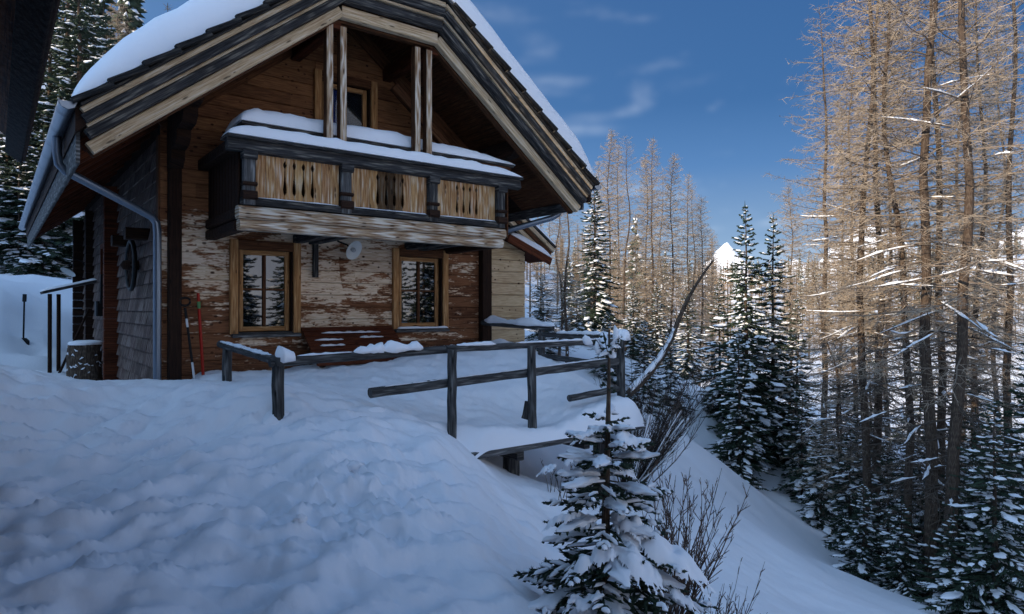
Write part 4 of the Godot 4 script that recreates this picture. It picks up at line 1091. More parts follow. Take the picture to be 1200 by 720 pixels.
func build_side_things():
	# wagon wheel hung on the side wall
	var w := house_thing("wagon_wheel", "black old wagon wheel hanging on the chalet's side wall", "wheel", -0.12, 0.63, -1.62)
	var R := 0.35
	var pts := []; var rs := []
	for i in 37:
		var a := TAU * i / 36.0
		pts.append(Vector3(0, sin(a) * R, cos(a) * R)); rs.append(0.032)
	var mb := MB.new(); mb.tube(pv(pts), pf(rs), 8, 1.0, false); obj("rim", mb, M.black, w)
	for k in 10:
		var a := TAU * k / 10.0
		var sp := MB.new(); sp.tube(pv([Vector3(0, sin(a) * 0.06, cos(a) * 0.06), Vector3(0, sin(a) * R, cos(a) * R)]), pf([0.02, 0.015]), 6); obj("spoke", sp, M.dark, w)
	var hb := MB.new(); hb.lathe(Vector3(0.1, 0, 0), Vector3(-1, 0, 0), [Vector2(0.0, 0), Vector2(0.07, 0.0), Vector2(0.085, 0.08), Vector2(0.065, 0.2), Vector2(0.0, 0.24)], 16); obj("hub", hb, M.dark, w)
	for q in [[-2.3, 1.03], [-1.05, 1.03]]:
		one_bar("beam_stub", M.dark, null, Vector3(0.05, q[1], q[0]), Vector3(-0.28, q[1], q[0]), Vector3.UP, 0.2, 0.16, 0.02)
	var bx := house_thing("wall_box", "small dark box with a slanted arm on the side wall behind the post", "box", -0.1, 0.0, -5.3)
	var b1 := MB.new(); b1.bar(Vector3(0, -0.14, 0), Vector3(0, 0.14, 0), Vector3(0, 0, 1), 0.16, 0.26, 0.02); obj("case", b1, M.black, bx)
	var b2 := MB.new(); b2.bar(Vector3(0.0, 0.10, 0.16), Vector3(-0.02, 0.62, 0.42), Vector3(1, 0, 0), 0.05, 0.05); obj("arm", b2, M.black, bx)
	# enamel lamps
	var la := house_thing("wall_lamp", "white enamel dish lamp hanging under the balcony beam", "lamp", 2.42, 0.86, 0.34)
	var ax := Vector3(0.35, -0.45, 0.85).normalized()
	var sh := MB.new(); sh.lathe(Vector3(0, 0, 0), ax, [Vector2(0.0, -0.05), Vector2(0.035, -0.045), Vector2(0.05, -0.02), Vector2(0.10, 0.015), Vector2(0.145, 0.03), Vector2(0.147, 0.036), Vector2(0.10, 0.024), Vector2(0.05, -0.008), Vector2(0.0, -0.02)], 28); obj("shade", sh, M.enamel, la)
	var bu := MB.new(); bu.lathe(Vector3(0, 0, 0), ax, [Vector2(0.0, -0.03), Vector2(0.022, -0.02), Vector2(0.034, 0.02), Vector2(0.026, 0.045), Vector2(0.0, 0.055)], 16); obj("bulb", bu, plain(Color(0.75, 0.76, 0.76), 0.15), la)
	var ar := MB.new(); ar.tube(pv([-ax * 0.04, -ax * 0.12 + Vector3(0, 0.02, 0), Vector3(-0.18, 0.12, -0.12)]), pf([0.014, 0.012, 0.012]), 8); obj("arm", ar, M.black, la)
	var lb := house_thing("wall_lamp", "small enamel lamp on a curved arm at the far end of the side wall", "lamp", -0.35, 0.85, -8.6)
	var sb := MB.new(); sb.lathe(Vector3.ZERO, Vector3(-0.5, -0.8, 0.3), [Vector2(0.0, -0.06), Vector2(0.05, -0.03), Vector2(0.16, 0.03), Vector2(0.165, 0.035), Vector2(0.05, -0.015), Vector2(0.0, -0.02)], 20); obj("shade", sb, M.enamel, lb)
	var ab := MB.new(); ab.tube(pv([Vector3(0, 0.05, 0), Vector3(0.03, 0.2, 0), Vector3(0.14, 0.27, 0), Vector3(0.26, 0.22, 0), Vector3(0.33, 0.1, 0)]), pf([0.012, 0.012, 0.012, 0.012, 0.012]), 8); obj("arm", ab, M.black, lb)
	# little lean-to roof on two poles
	var st := house_thing("lean_to", "little lean-to roof on two thin poles at the back of the side wall", "shelter", -0.75, -1.3, -6.2)
	var rm := MB.new(); rm.bar(Vector3(-0.22, 1.60, 0.0), Vector3(0.65, 1.84, 0.0), Vector3.UP, 0.7, 0.05, 0.01); obj("roof", rm, M.greydark, st)
	for q in [[-0.1, 0.28], [0.05, 0.1]]:
		var pm := MB.new(); pm.tube(pv([Vector3(q[0], -0.3, q[1]), Vector3(q[0], 1.58, q[1])]), pf([0.035, 0.035]), 8); obj("pole", pm, M.dark, st)
	var sl := MB.new(); sl.tube(pv([Vector3(0.0, 0.0, 0.5), Vector3(0.55, 1.3, 0.1)]), pf([0.025, 0.02]), 8); obj("leaning_stick", sl, M.dark, st)
	var ss := MB.new(); cushion(ss, Vector3(-0.23, 1.625, 0.36), Vector3(0.88, 0.24, 0), Vector3(0, 0, -0.72), 0.04, Vector2(0.1, 0.1), Vector2(0.1, 0.1), 20, 16, 0.2, 3.0); obj("snow", ss, M.snowtree, st)
func build_neighbour():
	var g := house_thing("neighbour_cabin", "dark wooden eave of the neighbouring cabin at the upper left edge", "house", -3.0, -1.6, 5.0)
	var o := Vector3(-3.0, -1.6, 5.0)
	var up := Vector3(0.72, 1, 0).normalized()
	var ry := func(x: float) -> float: return 1.42 + 0.72 * (-1.47 - x)
	var ce := MB.new(); ce.bar(Vector3(-3.7, float(ry.call(-3.7)) + 0.12, 2.0) - o, Vector3(-3.7, float(ry.call(-3.7)) + 0.12, 14.0) - o, up, 5.5, 0.10, 0.01); obj("roof", ce, M.dark, g)
	var c2 := MB.new(); c2.bar(Vector3(-8.15, float(ry.call(-3.7)) + 0.12, 2.0) - o, Vector3(-8.15, float(ry.call(-3.7)) + 0.12, 14.0) - o, Vector3(-0.72, 1, 0).normalized(), 5.5, 0.10, 0.01); obj("roof", c2, M.dark, g)
	for k in 6:
		var x := -1.66 - 0.17 * k
		var mb := MB.new(); mb.col = Color.WHITE * rf(0.9, 1.5)
		mb.bar(Vector3(x, float(ry.call(x)) + 0.02, 2.05) - o, Vector3(x, float(ry.call(x)) + 0.02, 13.9) - o, up, 0.2, 0.03, 0.006, rf(0, 3), rf(0, 3)); obj("soffit_board", mb, M.brown, g)
	var fa := MB.new(); fa.bar(Vector3(-1.50, 1.40, 2.0) - o, Vector3(-1.50, 1.40, 14.0) - o, Vector3.UP, 0.06, 0.16, 0.01); obj("fascia", fa, M.dark, g)
	var bl := MB.new(); bl.col = Color(0.35, 0.35, 0.35); bl.bar(Vector3(-1.55, 1.365, 1.98) - o, Vector3(-1.55, 1.365, 14.0) - o, up, 0.15, 0.04, 0.006); obj("eave_board", bl, M.dark, g)
	for k in 16:
		var mb := MB.new(); mb.col = Color.WHITE * rf(0.8, 1.05)
		mb.bar(Vector3(-2.5, -1.5 + 0.2 * k, 2.7) - o, Vector3(-2.5, -1.5 + 0.2 * k, 13.6) - o, Vector3.UP, 0.16, 0.196, 0.03, rf(0, 3), rf(0, 3)); obj("log", mb, M.brown, g)
	for k in 22:
		var y := -1.5 + 0.2 * k
		var half := minf(3.4, (4.3 - y) / 0.72)
		var mb := MB.new(); mb.bar(Vector3(-5.92 - half, y, 2.78) - o, Vector3(-5.92 + half, y, 2.78) - o, Vector3.UP, 0.16, 0.196, 0.03); obj("log", mb, M.brown, g)
	var sn := MB.new()
	cushion(sn, Vector3(-1.45, float(ry.call(-1.45)) + 0.19, 2.0) - o, Vector3(-4.46, 3.21, 0), Vector3(0, 0, 12.0), 0.45, Vector2(0.4, 0.05), Vector2(0.25, 0.2), 20, 40)
	cushion(sn, Vector3(-10.39, float(ry.call(-1.45)) + 0.19, 2.0) - o, Vector3(4.46, 3.21, 0), Vector3(0, 0, 12.0), 0.45, Vector2(0.4, 0.05), Vector2(0.25, 0.2), 20, 40)
	obj("snow", sn, M.snow, g)
func build_clods():
	# lumps of thrown snow before the fence
	for q in [[415, 548, 0.06], [352, 622, 0.035]]:
		var d := 5.0
		for it in 30:
			var p := unpx(q[0], q[1], d)
			d += (p.y - ground(p.x, d)) * 0.9
		var b := unpx(q[0], q[1], d); b.y = ground(b.x, d)
		var r: float = q[2]
		var mb := MB.new()
		mb.grid(17, 9, func(u, v):
			var a: float = TAU * u; var e: float = PI * (v - 0.5)
			var dir := Vector3(cos(a) * cos(e) * 1.25, sin(e) * 0.9, sin(a) * cos(e))
			return dir * r * (1.0 + 0.45 * nz.get_noise_3d(dir.x * 1.5 + q[0], dir.y * 1.5, dir.z * 1.5)))
		var o := obj(nextname("snow_clod"), mb, M.snow); o.position = b
		o.set_meta("group", "snow clods before the fence")
		o.set_meta("category", "snow clod")
		o.set_meta("label", "largest crumbled lump of snow lying before the terrace fence" if r > 0.05 else "small lump of snow lying on the trodden slope before the fence")
func build_yard():
	build_deck(); build_fence(); build_table(); build_tools(); build_stump(); build_side_things(); build_neighbour(); build_clods()

# ---------------------------------------------------------------- trees
var kinds := {}
func trunk_mesh(h: float, r0: float, bend: float, sides := 9) -> Array:
	var p := []; var r := []
	var ph := rf(0, 9)
	for i in 19:
		var t := i / 18.0
		p.append(Vector3(n2(t * 1.6 + ph, 1.0) * bend, t * h - 0.15 * (1.0 - t), n2(t * 1.6 + ph, 7.0) * bend) * Vector3(minf(1, t * 4), 1, minf(1, t * 4)))
		r.append(r0 * (pow(1.0 - t, 0.85) * 0.97 + 0.03) * (1.0 + 0.55 * pow(maxf(0.0, 1.0 - t * 16.0), 2.0)))
	var mb := MB.new(); mb.tube(pv(p), pf(r), sides, 1.0, false)
	return [mb, p, r]
func along(p: Array, t: float) -> Vector3:
	var f := clampf(t, 0, 0.9999) * (p.size() - 1); var i := int(f)
	return p[i].lerp(p[i + 1], f - i)
# bare winter larch: golden twigs, knobbly spurs, some snow on the lower boughs
func make_larch(h: float, r0: float, lmax: float, whorls: int, first: float, snowy: float, fine: int, thick := 1.0) -> Dictionary:
	var tr := trunk_mesh(h, r0, h * 0.022)
	var P: Array = tr[1]
	var cr := MB.new(); var sn := MB.new()
	var az := rf(0, 6)
	for k in whorls:
		var t := first + (0.985 - first) * pow(float(k) / whorls, 0.94)
		var prof := pow(1.0 - t, 0.62) + 0.04
		if t < 0.30: prof *= lerpf(0.6, 1.0, smoothstep(first, 0.30, t)) * rf(0.5, 1.0)
		var L := lmax * prof * rf(0.55, 1.12)
		az += 2.39996 + rf(-0.5, 0.5)
		var o := along(P, t)
		var elv := lerpf(-0.28, 0.75, pow(t, 1.2)) + rf(-0.2, 0.16)
		var dir := Vector3(cos(az) * cos(elv), sin(elv), sin(az) * cos(elv))
		var side := Vector3(-sin(az), 0, cos(az))
		var br := [o]; var S := 8
		var cur := o; var dd := dir
		for i in S:
			dd = (dd + Vector3(0, lerpf(-0.10, 0.13, float(i) / S), 0) + side * rf(-0.17, 0.17) + Vector3(0, rf(-0.10, 0.10), 0)).normalized()
			cur += dd * L / S; br.append(cur)
		var rb := (0.006 + L * 0.0050) * thick
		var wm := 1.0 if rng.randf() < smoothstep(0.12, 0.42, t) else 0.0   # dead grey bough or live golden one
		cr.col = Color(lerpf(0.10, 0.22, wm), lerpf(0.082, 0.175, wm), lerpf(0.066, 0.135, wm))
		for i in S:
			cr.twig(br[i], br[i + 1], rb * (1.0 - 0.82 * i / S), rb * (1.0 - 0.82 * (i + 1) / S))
		var cnt := int(L * 6.8) + 3
		for q in cnt:
			var s := 0.10 + 0.90 * (q + rf(0, 0.8)) / cnt
			var bp := along(br, s)
			var sg := -1.0 if q % 2 else 1.0
			var tl := (0.12 + 0.30 * L * (1.0 - s * 0.70)) * rf(0.35, 1.2)
			if t < 0.3: tl *= rf(0.4, 1.0)
			var td := (dir * rf(0.35, 0.9) + side * sg * rf(0.4, 1.0) + Vector3(0, rf(-0.65, 0.35), 0)).normalized()
			var g := rf(0.7, 1.25)
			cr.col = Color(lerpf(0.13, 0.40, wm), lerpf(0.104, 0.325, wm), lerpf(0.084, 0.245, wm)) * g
			var m1 := bp + td * tl * 0.36 + Vector3(rf(-0.03, 0.03), rf(-0.04, 0.02), rf(-0.03, 0.03))
			var m2 := m1 + (td + Vector3(rf(-0.4, 0.4), rf(-0.2, 0.4), rf(-0.4, 0.4))).normalized() * tl * 0.34
			var end := m2 + (td + Vector3(rf(-0.5, 0.5), rf(-0.1, 0.6), rf(-0.5, 0.5))).normalized() * tl * 0.3
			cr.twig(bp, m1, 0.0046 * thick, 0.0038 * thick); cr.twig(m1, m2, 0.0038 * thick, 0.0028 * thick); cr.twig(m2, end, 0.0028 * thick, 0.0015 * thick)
			for m in int(fine * (0.4 + tl * 2.2)):
				var u := rf(0.1, 1.0)
				var sp := bp.lerp(m1, u * 2.0) if u < 0.5 else m1.lerp(m2, u * 2.0 - 1.0)
				var sd := (td * rf(0.2, 0.9) + Vector3(rf(-1, 1), rf(-0.9, 0.6), rf(-1, 1)) * 0.8).normalized()
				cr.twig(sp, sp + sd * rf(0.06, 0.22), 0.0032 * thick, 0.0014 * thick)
			if rng.randf() < 0.14:   # cones left on the twigs
				cr.col = Color(0.055, 0.04, 0.03)
				cr.spindle(end, end + Vector3(rf(-0.01, 0.01), 0.035, rf(-0.01, 0.01)), 0.013)
		if rng.randf() < snowy * (1.0 - smoothstep(0.3, 0.6, t)) and absf(br[8].y - br[0].y) < 0.45 * L:
			var a := rf(0.05, 0.5); var z := minf(1.0, a + rf(0.2, 0.6)); var ps := []; var ws := []; var ts := []
			for i in 9:
				var u := i / 8.0
				var w := rf(0.010, 0.028) * (0.25 + sin(PI * u))
				ps.append(along(br, lerpf(a, z, u)) + Vector3(0, rb * 0.7, 0)); ws.append(w); ts.append(w * rf(0.6, 1.2))
			sn.loaf(pv(ps), pf(ws), pf(ts), nz, 0.6, 14.0, 5)
	return {"h": h, "trunk": tr[0].mesh(), "crown": cr.mesh(), "snow": sn.mesh() if sn.v.size() else null, "cm": M.twig}
# spruce: whorled drooping boughs set with needle sprigs, snow loaves lying on them
func make_spruce(h: float, r0: float, R: float, per: float, sprig: float, snowy: float, ragged := 0.25) -> Dictionary:
	var tr := trunk_mesh(h, r0, h * 0.008, 7)
	var P: Array = tr[1]
	var cr := MB.new(); var sn := MB.new()
	var t := 0.03
	var az := rf(0, 6)
	while t < 0.985:
		var nb := 6 if t < 0.8 else 4
		for b in nb:
			az += TAU / nb + rf(-0.3, 0.3)
			var tt := clampf(t + rf(-0.4, 0.4) * per / h, 0.02, 0.99)
			var L := R * (pow(1.0 - tt, 0.82) + 0.02) * rf(1.0 - ragged, 1.0 + ragged * 0.6)
			if tt < 0.10: L *= 0.8
			var elv := lerpf(-0.38, 0.55, pow(tt, 1.6)) + rf(-0.12, 0.12)
			var dir := Vector3(cos(az) * cos(elv), sin(elv), sin(az) * cos(elv))
			var flat := Vector3(cos(az), 0, sin(az)); var side := Vector3(-sin(az), 0, cos(az))
			var S := 5; var br := [along(P, tt)]; var cur: Vector3 = br[0]; var dd := dir
			for i in S:
				dd = (dd + Vector3(0, -0.16 + 0.09 * i, 0) + side * rf(-0.08, 0.08)).normalized()
				cur += dd * L / S; br.append(cur)
			cr.col = Color(0.05, 0.04, 0.032)
			for i in S: cr.twig(br[i], br[i + 1], 0.004 + L * 0.009 * (1.0 - float(i) / S), 0.004 + L * 0.009 * (1.0 - float(i + 1) / S))
			var cnt := int(L / sprig * 3.4) + 4
			for q in cnt:
				var s := 0.16 + 0.84 * (q + rf(0, 0.9)) / cnt
				var bp := along(br, s)
				var sg := -1.0 if q % 2 else 1.0
				var tl := clampf(0.42 * L * (1.05 - s), 0.07, 0.55) * rf(0.6, 1.15)
				var td := (flat * rf(0.5, 0.9) + side * sg * rf(0.55, 1.0) + Vector3(0, rf(-0.42, 0.0), 0)).normalized()
				var g := rf(0.7, 1.35)
				cr.col = Color(0.030, 0.048, 0.030) * g
				var m := maxi(1, int(tl / (sprig * 1.15)))
				for j in m:
					var u0 := float(j) / m
					var a := bp + td * tl * u0
					var e := bp + td * tl * (u0 + 1.25 / m)
					cr.spindle(a, e + Vector3(0, rf(-0.02, 0.01), 0), sprig * rf(0.16, 0.24))
					if m > 1:
						for w2 in 2:
							var d2 := (td * 0.7 + (flat if w2 else -side * sg * 0.2 + flat * 0.2) * 0.7 + Vector3(0, rf(-0.35, 0.1), 0)).normalized() if w2 else (td * 0.6 - flat * 0.35 + Vector3(rf(-0.2, 0.2), rf(-0.35, 0.1), rf(-0.2, 0.2))).normalized()
							cr.spindle(a, a + d2 * sprig * rf(0.7, 1.2), sprig * 0.15)
				if rng.randf() < snowy * 0.22 and tl > 0.12:
					var w := rf(0.22, 0.42) * sprig
					var pa := bp + td * tl * 0.15 + Vector3(0, sprig * 0.10, 0); var pb := bp + td * tl * 0.95 + Vector3(0, sprig * 0.08, 0)
					sn.loaf(pv([pa, pa.lerp(pb, 0.33), pa.lerp(pb, 0.7), pb]), pf([w * 0.5, w, w * 0.9, w * 0.2]), pf([w * 0.4, w * 0.75, w * 0.6, w * 0.2]), nz, 0.5, 12.0, 5)
			cr.col = Color(0.034, 0.052, 0.032)
			cr.spindle(br[S - 1], br[S] + (br[S] - br[S - 1]) * 0.6, sprig * 0.22)
			if rng.randf() < snowy:
				var ps := []; var ws := []; var ts := []
				var a0 := rf(0.15, 0.65); var z0 := minf(1.0, a0 + rf(0.25, 0.6))
				for i in 7:
					var u := i / 6.0
					var w := (0.035 + 0.085 * L) * pow(sin(PI * clampf(u * 0.9 + 0.08, 0, 1)), 0.6) * rf(0.55, 1.1)
					ps.append(along(br, lerpf(a0, z0, u)) + Vector3(0, sprig * 0.08, 0)); ws.append(minf(w, 0.2)); ts.append(minf(w * 0.6, 0.11))
				sn.loaf(pv(ps), pf(ws), pf(ts), nz, 0.55, 6.0, 7, 0.15)
		t += per / h * (1.0 if t < 0.7 else 0.8)
	cr.col = Color(0.034, 0.052, 0.032)
	cr.spindle(along(P, 0.97), along(P, 1.0) + Vector3(0, 0.12, 0), 0.02)
	return {"h": h, "trunk": tr[0].mesh(), "crown": cr.mesh(), "snow": sn.mesh() if sn.v.size() else null, "cm": M.needle}
func base_node(k: String) -> Node3D:
	var d: Dictionary = kinds[k]
	var o := Node3D.new()
	obj("trunk", d.trunk, M.bark, o); obj("crown", d.crown, d.cm, o)
	if d.snow: obj("snow", d.snow, M.snowtree, o).set_meta("kind", "stuff")
	return o
# px, metres away, row of the tip in the photograph (or a height in metres when > 2000: 2000 + height)
func place(k: String, called: String, category: String, label: String, px: float, dist: float, tip: float, turn := -1.0, grp := "", lean := 0.0, wide := 1.0):
	var x := (px - 600.0) / 786.0 * dist
	var y := ground(x, dist, false) - 0.05
	var hh := (tip - 2000.0) if tip > 2000.0 else (362.0 - tip) / 786.0 * dist - y
	if not kinds[k].has("node"): kinds[k].node = base_node(k)
	var o: Node3D = kinds[k].node.duplicate()
	o.name = nextname(called); add_child(o)
	o.position = Vector3(x, y, -dist)
	var s: float = hh / kinds[k].h
	var sw := lerpf(s, 1.0, 0.35) * wide
	o.transform.basis = Basis(Vector3(0, 0, 1), lean) * Basis(Vector3.UP, turn if turn >= 0.0 else rf(0, TAU)).scaled(Vector3(sw, s, sw))
	tag(o, label, category, grp)
func shrub(called: String, label: String, at: Vector3, n: int, h: float, spread: float, lean_to: Vector3, col: Color, snow: float):
	var o := thing(called, label, "shrub", at)
	var mb := MB.new(); var sn := MB.new()
	for i in n:
		var a := rf(0, TAU)
		var d := (Vector3(cos(a), 0, sin(a)) * rf(0.1, 1.0) * spread + Vector3(0, 1, 0) + lean_to * rf(0.3, 1.3)).normalized()
		var L := h * rf(0.5, 1.05)
		var p := Vector3(rf(-0.12, 0.12), -0.1, rf(-0.12, 0.12)); var pts := [p]
		var S := 7
		for j in S:
			d = (d + Vector3(rf(-0.13, 0.13), 0.05, rf(-0.13, 0.13))).normalized(); p += d * L / S; pts.append(p)
		mb.col = col * rf(0.7, 1.3)
		var r := rf(0.005, 0.010) * (0.6 + h * 0.3)
		for j in S: mb.twig(pts[j], pts[j + 1], r * (1.0 - 0.8 * j / S), r * (1.0 - 0.8 * (j + 1) / S))
		for q in int(L * 9.0):
			var u := rf(0.25, 0.98); var bp := along(pts, u)
			var td := (d * 0.8 + Vector3(rf(-1, 1), rf(0.0, 0.7), rf(-1, 1)) * 0.8).normalized()
			var tl := rf(0.08, 0.30) * (1.2 - u) * h * 0.8
			mb.twig(bp, bp + td * tl, 0.0042, 0.002)
			mb.twig(bp + td * tl * 0.5, bp + td * tl * 0.5 + (td + Vector3(rf(-1, 1), rf(-0.2, 0.7), rf(-1, 1)) * 0.7).normalized() * tl * 0.5, 0.0025, 0.0012)
			mb.spindle(bp + td * tl, bp + td * (tl + 0.012), 0.004)
		if rng.randf() < snow:
			var ps := []; var ws := []; var ts := []
			for j in 6:
				ps.append(along(pts, lerpf(0.1, 0.75, j / 5.0)) + Vector3(0, r, 0)); ws.append(rf(0.012, 0.03)); ts.append(rf(0.012, 0.03))
			sn.loaf(pv(ps), pf(ws), pf(ts), nz, 0.4, 12.0, 5)
	obj("stems", mb, M.twig, o)
	if sn.v.size(): obj("snow", sn, M.snowtree, o).set_meta("kind", "stuff")
# a snow pillow: domes merged into one skin over a patch, edges hanging down
func pillow(mb: MB, c: Vector3, ax: Vector3, hl: float, hw: float, h: float):
	var f := Vector3(ax.x, 0, ax.z).normalized(); var sd := Vector3(-f.z, 0, f.x)
	var slope := ax.y / maxf(0.2, Vector2(ax.x, ax.z).length())
	var domes := []
	for i in 16:
		var u := rf(-0.85, 0.85); var v := rf(-0.75, 0.75) * sqrt(1.0 - u * u * 0.8)
		var r := rf(0.30, 0.62) * minf(hw, hl) * (1.15 - 0.4 * absf(u))
		domes.append([u * hl, v * hw, r, h * rf(0.65, 1.1) * (1.0 - 0.35 * u * u)])
	for i in 7:   # fingers lying out along the shoots
		var a := rf(-1.4, 1.4)
		for k in 4:
			domes.append([cos(a) * hl * (0.75 + 0.16 * k), sin(a) * hw * (0.75 + 0.18 * k), rf(0.16, 0.24) * hw * (1.2 - 0.2 * k), h * (0.45 - 0.08 * k)])
	var N := 46; var E := 1.45
	var k0 := mb.v.size(); var id := PackedInt32Array(); id.resize(N * N); id.fill(-1)
	for j in N:
		for i in N:
			var x := lerpf(-E * hl, E * hl, i / (N - 1.0)); var y := lerpf(-E * hw, E * hw, j / (N - 1.0))
			var acc := 0.0
			for q in domes:
				var d2: float = ((x - q[0]) * (x - q[0]) + (y - q[1]) * (y - q[1])) / (q[2] * q[2])
				if d2 < 1.0: acc += pow(q[3] * sqrt(1.0 - d2), 5.0)
			if acc > 0.0:
				var z := pow(acc, 0.2)
				id[j * N + i] = mb.v.size()
				var p := c + f * x + sd * y
				p.y += z + slope * x - 0.9 * y * y / hw * 0.25 - 0.25 * maxf(0.0, x) * maxf(0.0, x) / hl + 0.05 * h * nz.get_noise_3d(p.x * 30.0, p.y * 30.0, p.z * 30.0)
				mb.v.append(p); mb.n.append(Vector3.UP); mb.uv.append(Vector2(x, y)); mb.c.append(mb.col)
	for j in N - 1:
		for i in N - 1:
			var a := id[j * N + i]; var b := id[j * N + i + 1]; var d := id[(j + 1) * N + i]; var e := id[(j + 1) * N + i + 1]
			if a >= 0 and b >= 0 and d >= 0: mb.ix.append_array([a, b, d])
			if b >= 0 and e >= 0 and d >= 0: mb.ix.append_array([b, e, d])
	mb._smooth(k0)
# the young spruce close to the viewer: single needles and heavy lobed snow
func build_front_spruce():
	var D := 4.25
	var bx := unpx(712, 720, D)
	var gy := ground(bx.x, D, false)
	var o := thing("young_spruce", "young snow-laden spruce with bare top shoot in the foreground", "tree", Vector3(bx.x, gy - 0.05, -D))
	var topy := (362.0 - 386.0) / 786.0 * D - (gy - 0.05)
	var tr := MB.new()
	var P := []; var pr := []
	for i in 13:
		var t := i / 12.0
		P.append(Vector3(-0.012 * sin(t * 5.0), t * topy, 0.01 * cos(t * 4.0))); pr.append(0.035 * (1.0 - t) + 0.006)
	tr.tube(pv(P), pf(pr), 9, 1.0, false)
	obj("trunk", tr, M.bark, o)
	var nd := MB.new(); var wd := MB.new(); var sn := MB.new()
	wd.col = Color(0.06, 0.045, 0.03)
	var sprig := func(a: Vector3, b: Vector3, r0: float):
		# a needle-set shoot
		var t := (b - a).normalized(); var L := a.distance_to(b)
		wd.twig(a, b, r0, r0 * 0.6)
		var s := t.cross(Vector3(0.3, 0.9, 0.2)).normalized(); var q := s.cross(t)
		var m := int(L / 0.0036)
		for i in m:
			var an := i * 2.399 + rf(-0.4, 0.4)
			var od := s * cos(an) + q * sin(an)
			if od.y < -0.5: od.y *= 0.4
			var p := a + t * (L * i / m)
			var g := rf(0.65, 1.3)
			nd.col = Color(0.030, 0.047, 0.030) * g
			nd.leaf(p, p + (od * 0.8 + t * 0.75).normalized() * rf(0.015, 0.023), t.cross(od) * 0.0018)
		nd.col = Color(0.026, 0.042, 0.026)
		nd.spindle(a, b + t * 0.006, 0.0115, 0.5)
	# whorls: height above base as rows of the photograph, reach in metres, boughs
	var rows := [[419, 0.20, 5, 1.0], [436, 0.05, 3, 0.8], [458, 0.07, 4, 0.5], [492, 0.16, 5, 0.35], [507, 0.19, 6, 0.30], [522, 0.30, 7, 0.25], [540, 0.36, 8, 0.18], [562, 0.42, 8, 0.05], [584, 0.40, 8, 0.0], [606, 0.42, 8, -0.05], [628, 0.50, 9, -0.12], [652, 0.58, 10, -0.16], [676, 0.62, 10, -0.2], [700, 0.66, 10, -0.22], [724, 0.70, 10, -0.25], [752, 0.72, 9, -0.25], [784, 0.70, 9, -0.3]]
	var az := 0.7
	for rw in rows:
		var y0: float = (362.0 - rw[0]) / 786.0 * D - (gy - 0.05)
		for b in rw[2]:
			az += TAU / rw[2] + rf(-0.25, 0.25)
			var L: float = rw[1] * rf(0.72, 1.12)
			var elv: float = rw[3] + rf(-0.12, 0.12)
			var flat := Vector3(cos(az), 0, sin(az)); var side := Vector3(-sin(az), 0, cos(az))
			var d := flat * cos(elv) + Vector3(0, sin(elv), 0)
			var o0 := along(P, clampf(y0 / topy, 0, 0.99)) + Vector3(0, rf(-0.025, 0.025), 0)
			var pts := [o0]; var p := o0
			for j in 5:
				d = (d + Vector3(0, -0.09 + 0.045 * j, 0) + side * rf(-0.07, 0.07)).normalized(); p += d * L / 5.0; pts.append(p)
			for j in 5: wd.twig(pts[j], pts[j + 1], 0.007 * (1.0 - j * 0.15) * (0.5 + L), 0.007 * (0.85 - j * 0.15) * (0.5 + L))
			sprig.call(along(pts, 0.55), p, 0.003)
			var cnt := int(L * 34.0)
			for q in cnt:
				var u := 0.18 + 0.80 * (q + rf(0, 0.7)) / maxf(cnt, 1)
				var sg := -1.0 if q % 2 else 1.0
				var tl := clampf(0.42 * L * (1.12 - u), 0.03, 0.22) * rf(0.7, 1.15)
				var td := (flat * rf(0.55, 0.95) + side * sg * rf(0.5, 0.95) + Vector3(0, rf(-0.3, 0.12), 0)).normalized()
				var a := along(pts, u); var e := a + td * tl
				sprig.call(a, e, 0.0025)
				if tl > 0.10:
					for w2 in int(tl / 0.05):
						var m := a.lerp(e, rf(0.2, 0.85))
						sprig.call(m, m + (td * 0.75 + (flat if w2 % 2 else side * sg) * rf(-0.5, 0.8) + Vector3(0, rf(-0.3, 0.1), 0)).normalized() * rf(0.035, 0.08), 0.002)
				if rng.randf() < 0.26:
					var w := rf(0.012, 0.022)
					sn.loaf(pv([a + Vector3(0, 0.006, 0), a.lerp(e, 0.4) + Vector3(0, 0.008, 0), a.lerp(e, 0.75) + Vector3(0, 0.007, 0), a.lerp(e, 0.98)]), pf([w * 0.7, w, w * 0.9, w * 0.3]), pf([w * 0.6, w * 0.9, w * 0.7, w * 0.25]), nz, 0.4, 22.0, 7)
			if rng.randf() < 0.42 and rw[1] > 0.1:
				var ps := []; var ws := []; var ts := []
				var a0 := rf(0.1, 0.35)
				for i in 11:
					var u := i / 10.0
					var w: float = (0.018 + 0.075 * L) * pow(sin(PI * clampf(u * 0.88 + 0.08, 0, 1)), 0.6) * (1.0 + 0.5 * n2(u * 3.0 + az * 7.0, y0 * 5.0))
					ps.append(along(pts, lerpf(a0, 0.99, u)) + Vector3(0, 0.008, 0)); ws.append(w); ts.append(w * rf(0.55, 0.75))
				sn.loaf(pv(ps), pf(ws), pf(ts), nz, 0.7, 11.0, 11, 0.2)
	# the big pillows: px, row, half width, half length, height, depth offset
	for q in [[770, 636, 0.15, 0.28, 0.13, 0.10, 0.45], [738, 612, 0.11, 0.17, 0.10, 0.08, 0.2], [742, 652, 0.12, 0.15, 0.11, 0.26, 0.6], [692, 652, 0.11, 0.14, 0.10, 0.24, -0.5], [684, 700, 0.06, 0.10, 0.06, 0.34, -0.2], [660, 606, 0.05, 0.11, 0.05, 0.10, -0.3], [730, 508, 0.075, 0.13, 0.06, 0.05, 0.3], [692, 506, 0.055, 0.12, 0.04, 0.06, -0.3], [655, 543, 0.05, 0.15, 0.04, 0.04, -0.25], [728, 548, 0.045, 0.09, 0.045, 0.14, 0.3], [790, 690, 0.06, 0.12, 0.05, 0.2, 0.5]]:
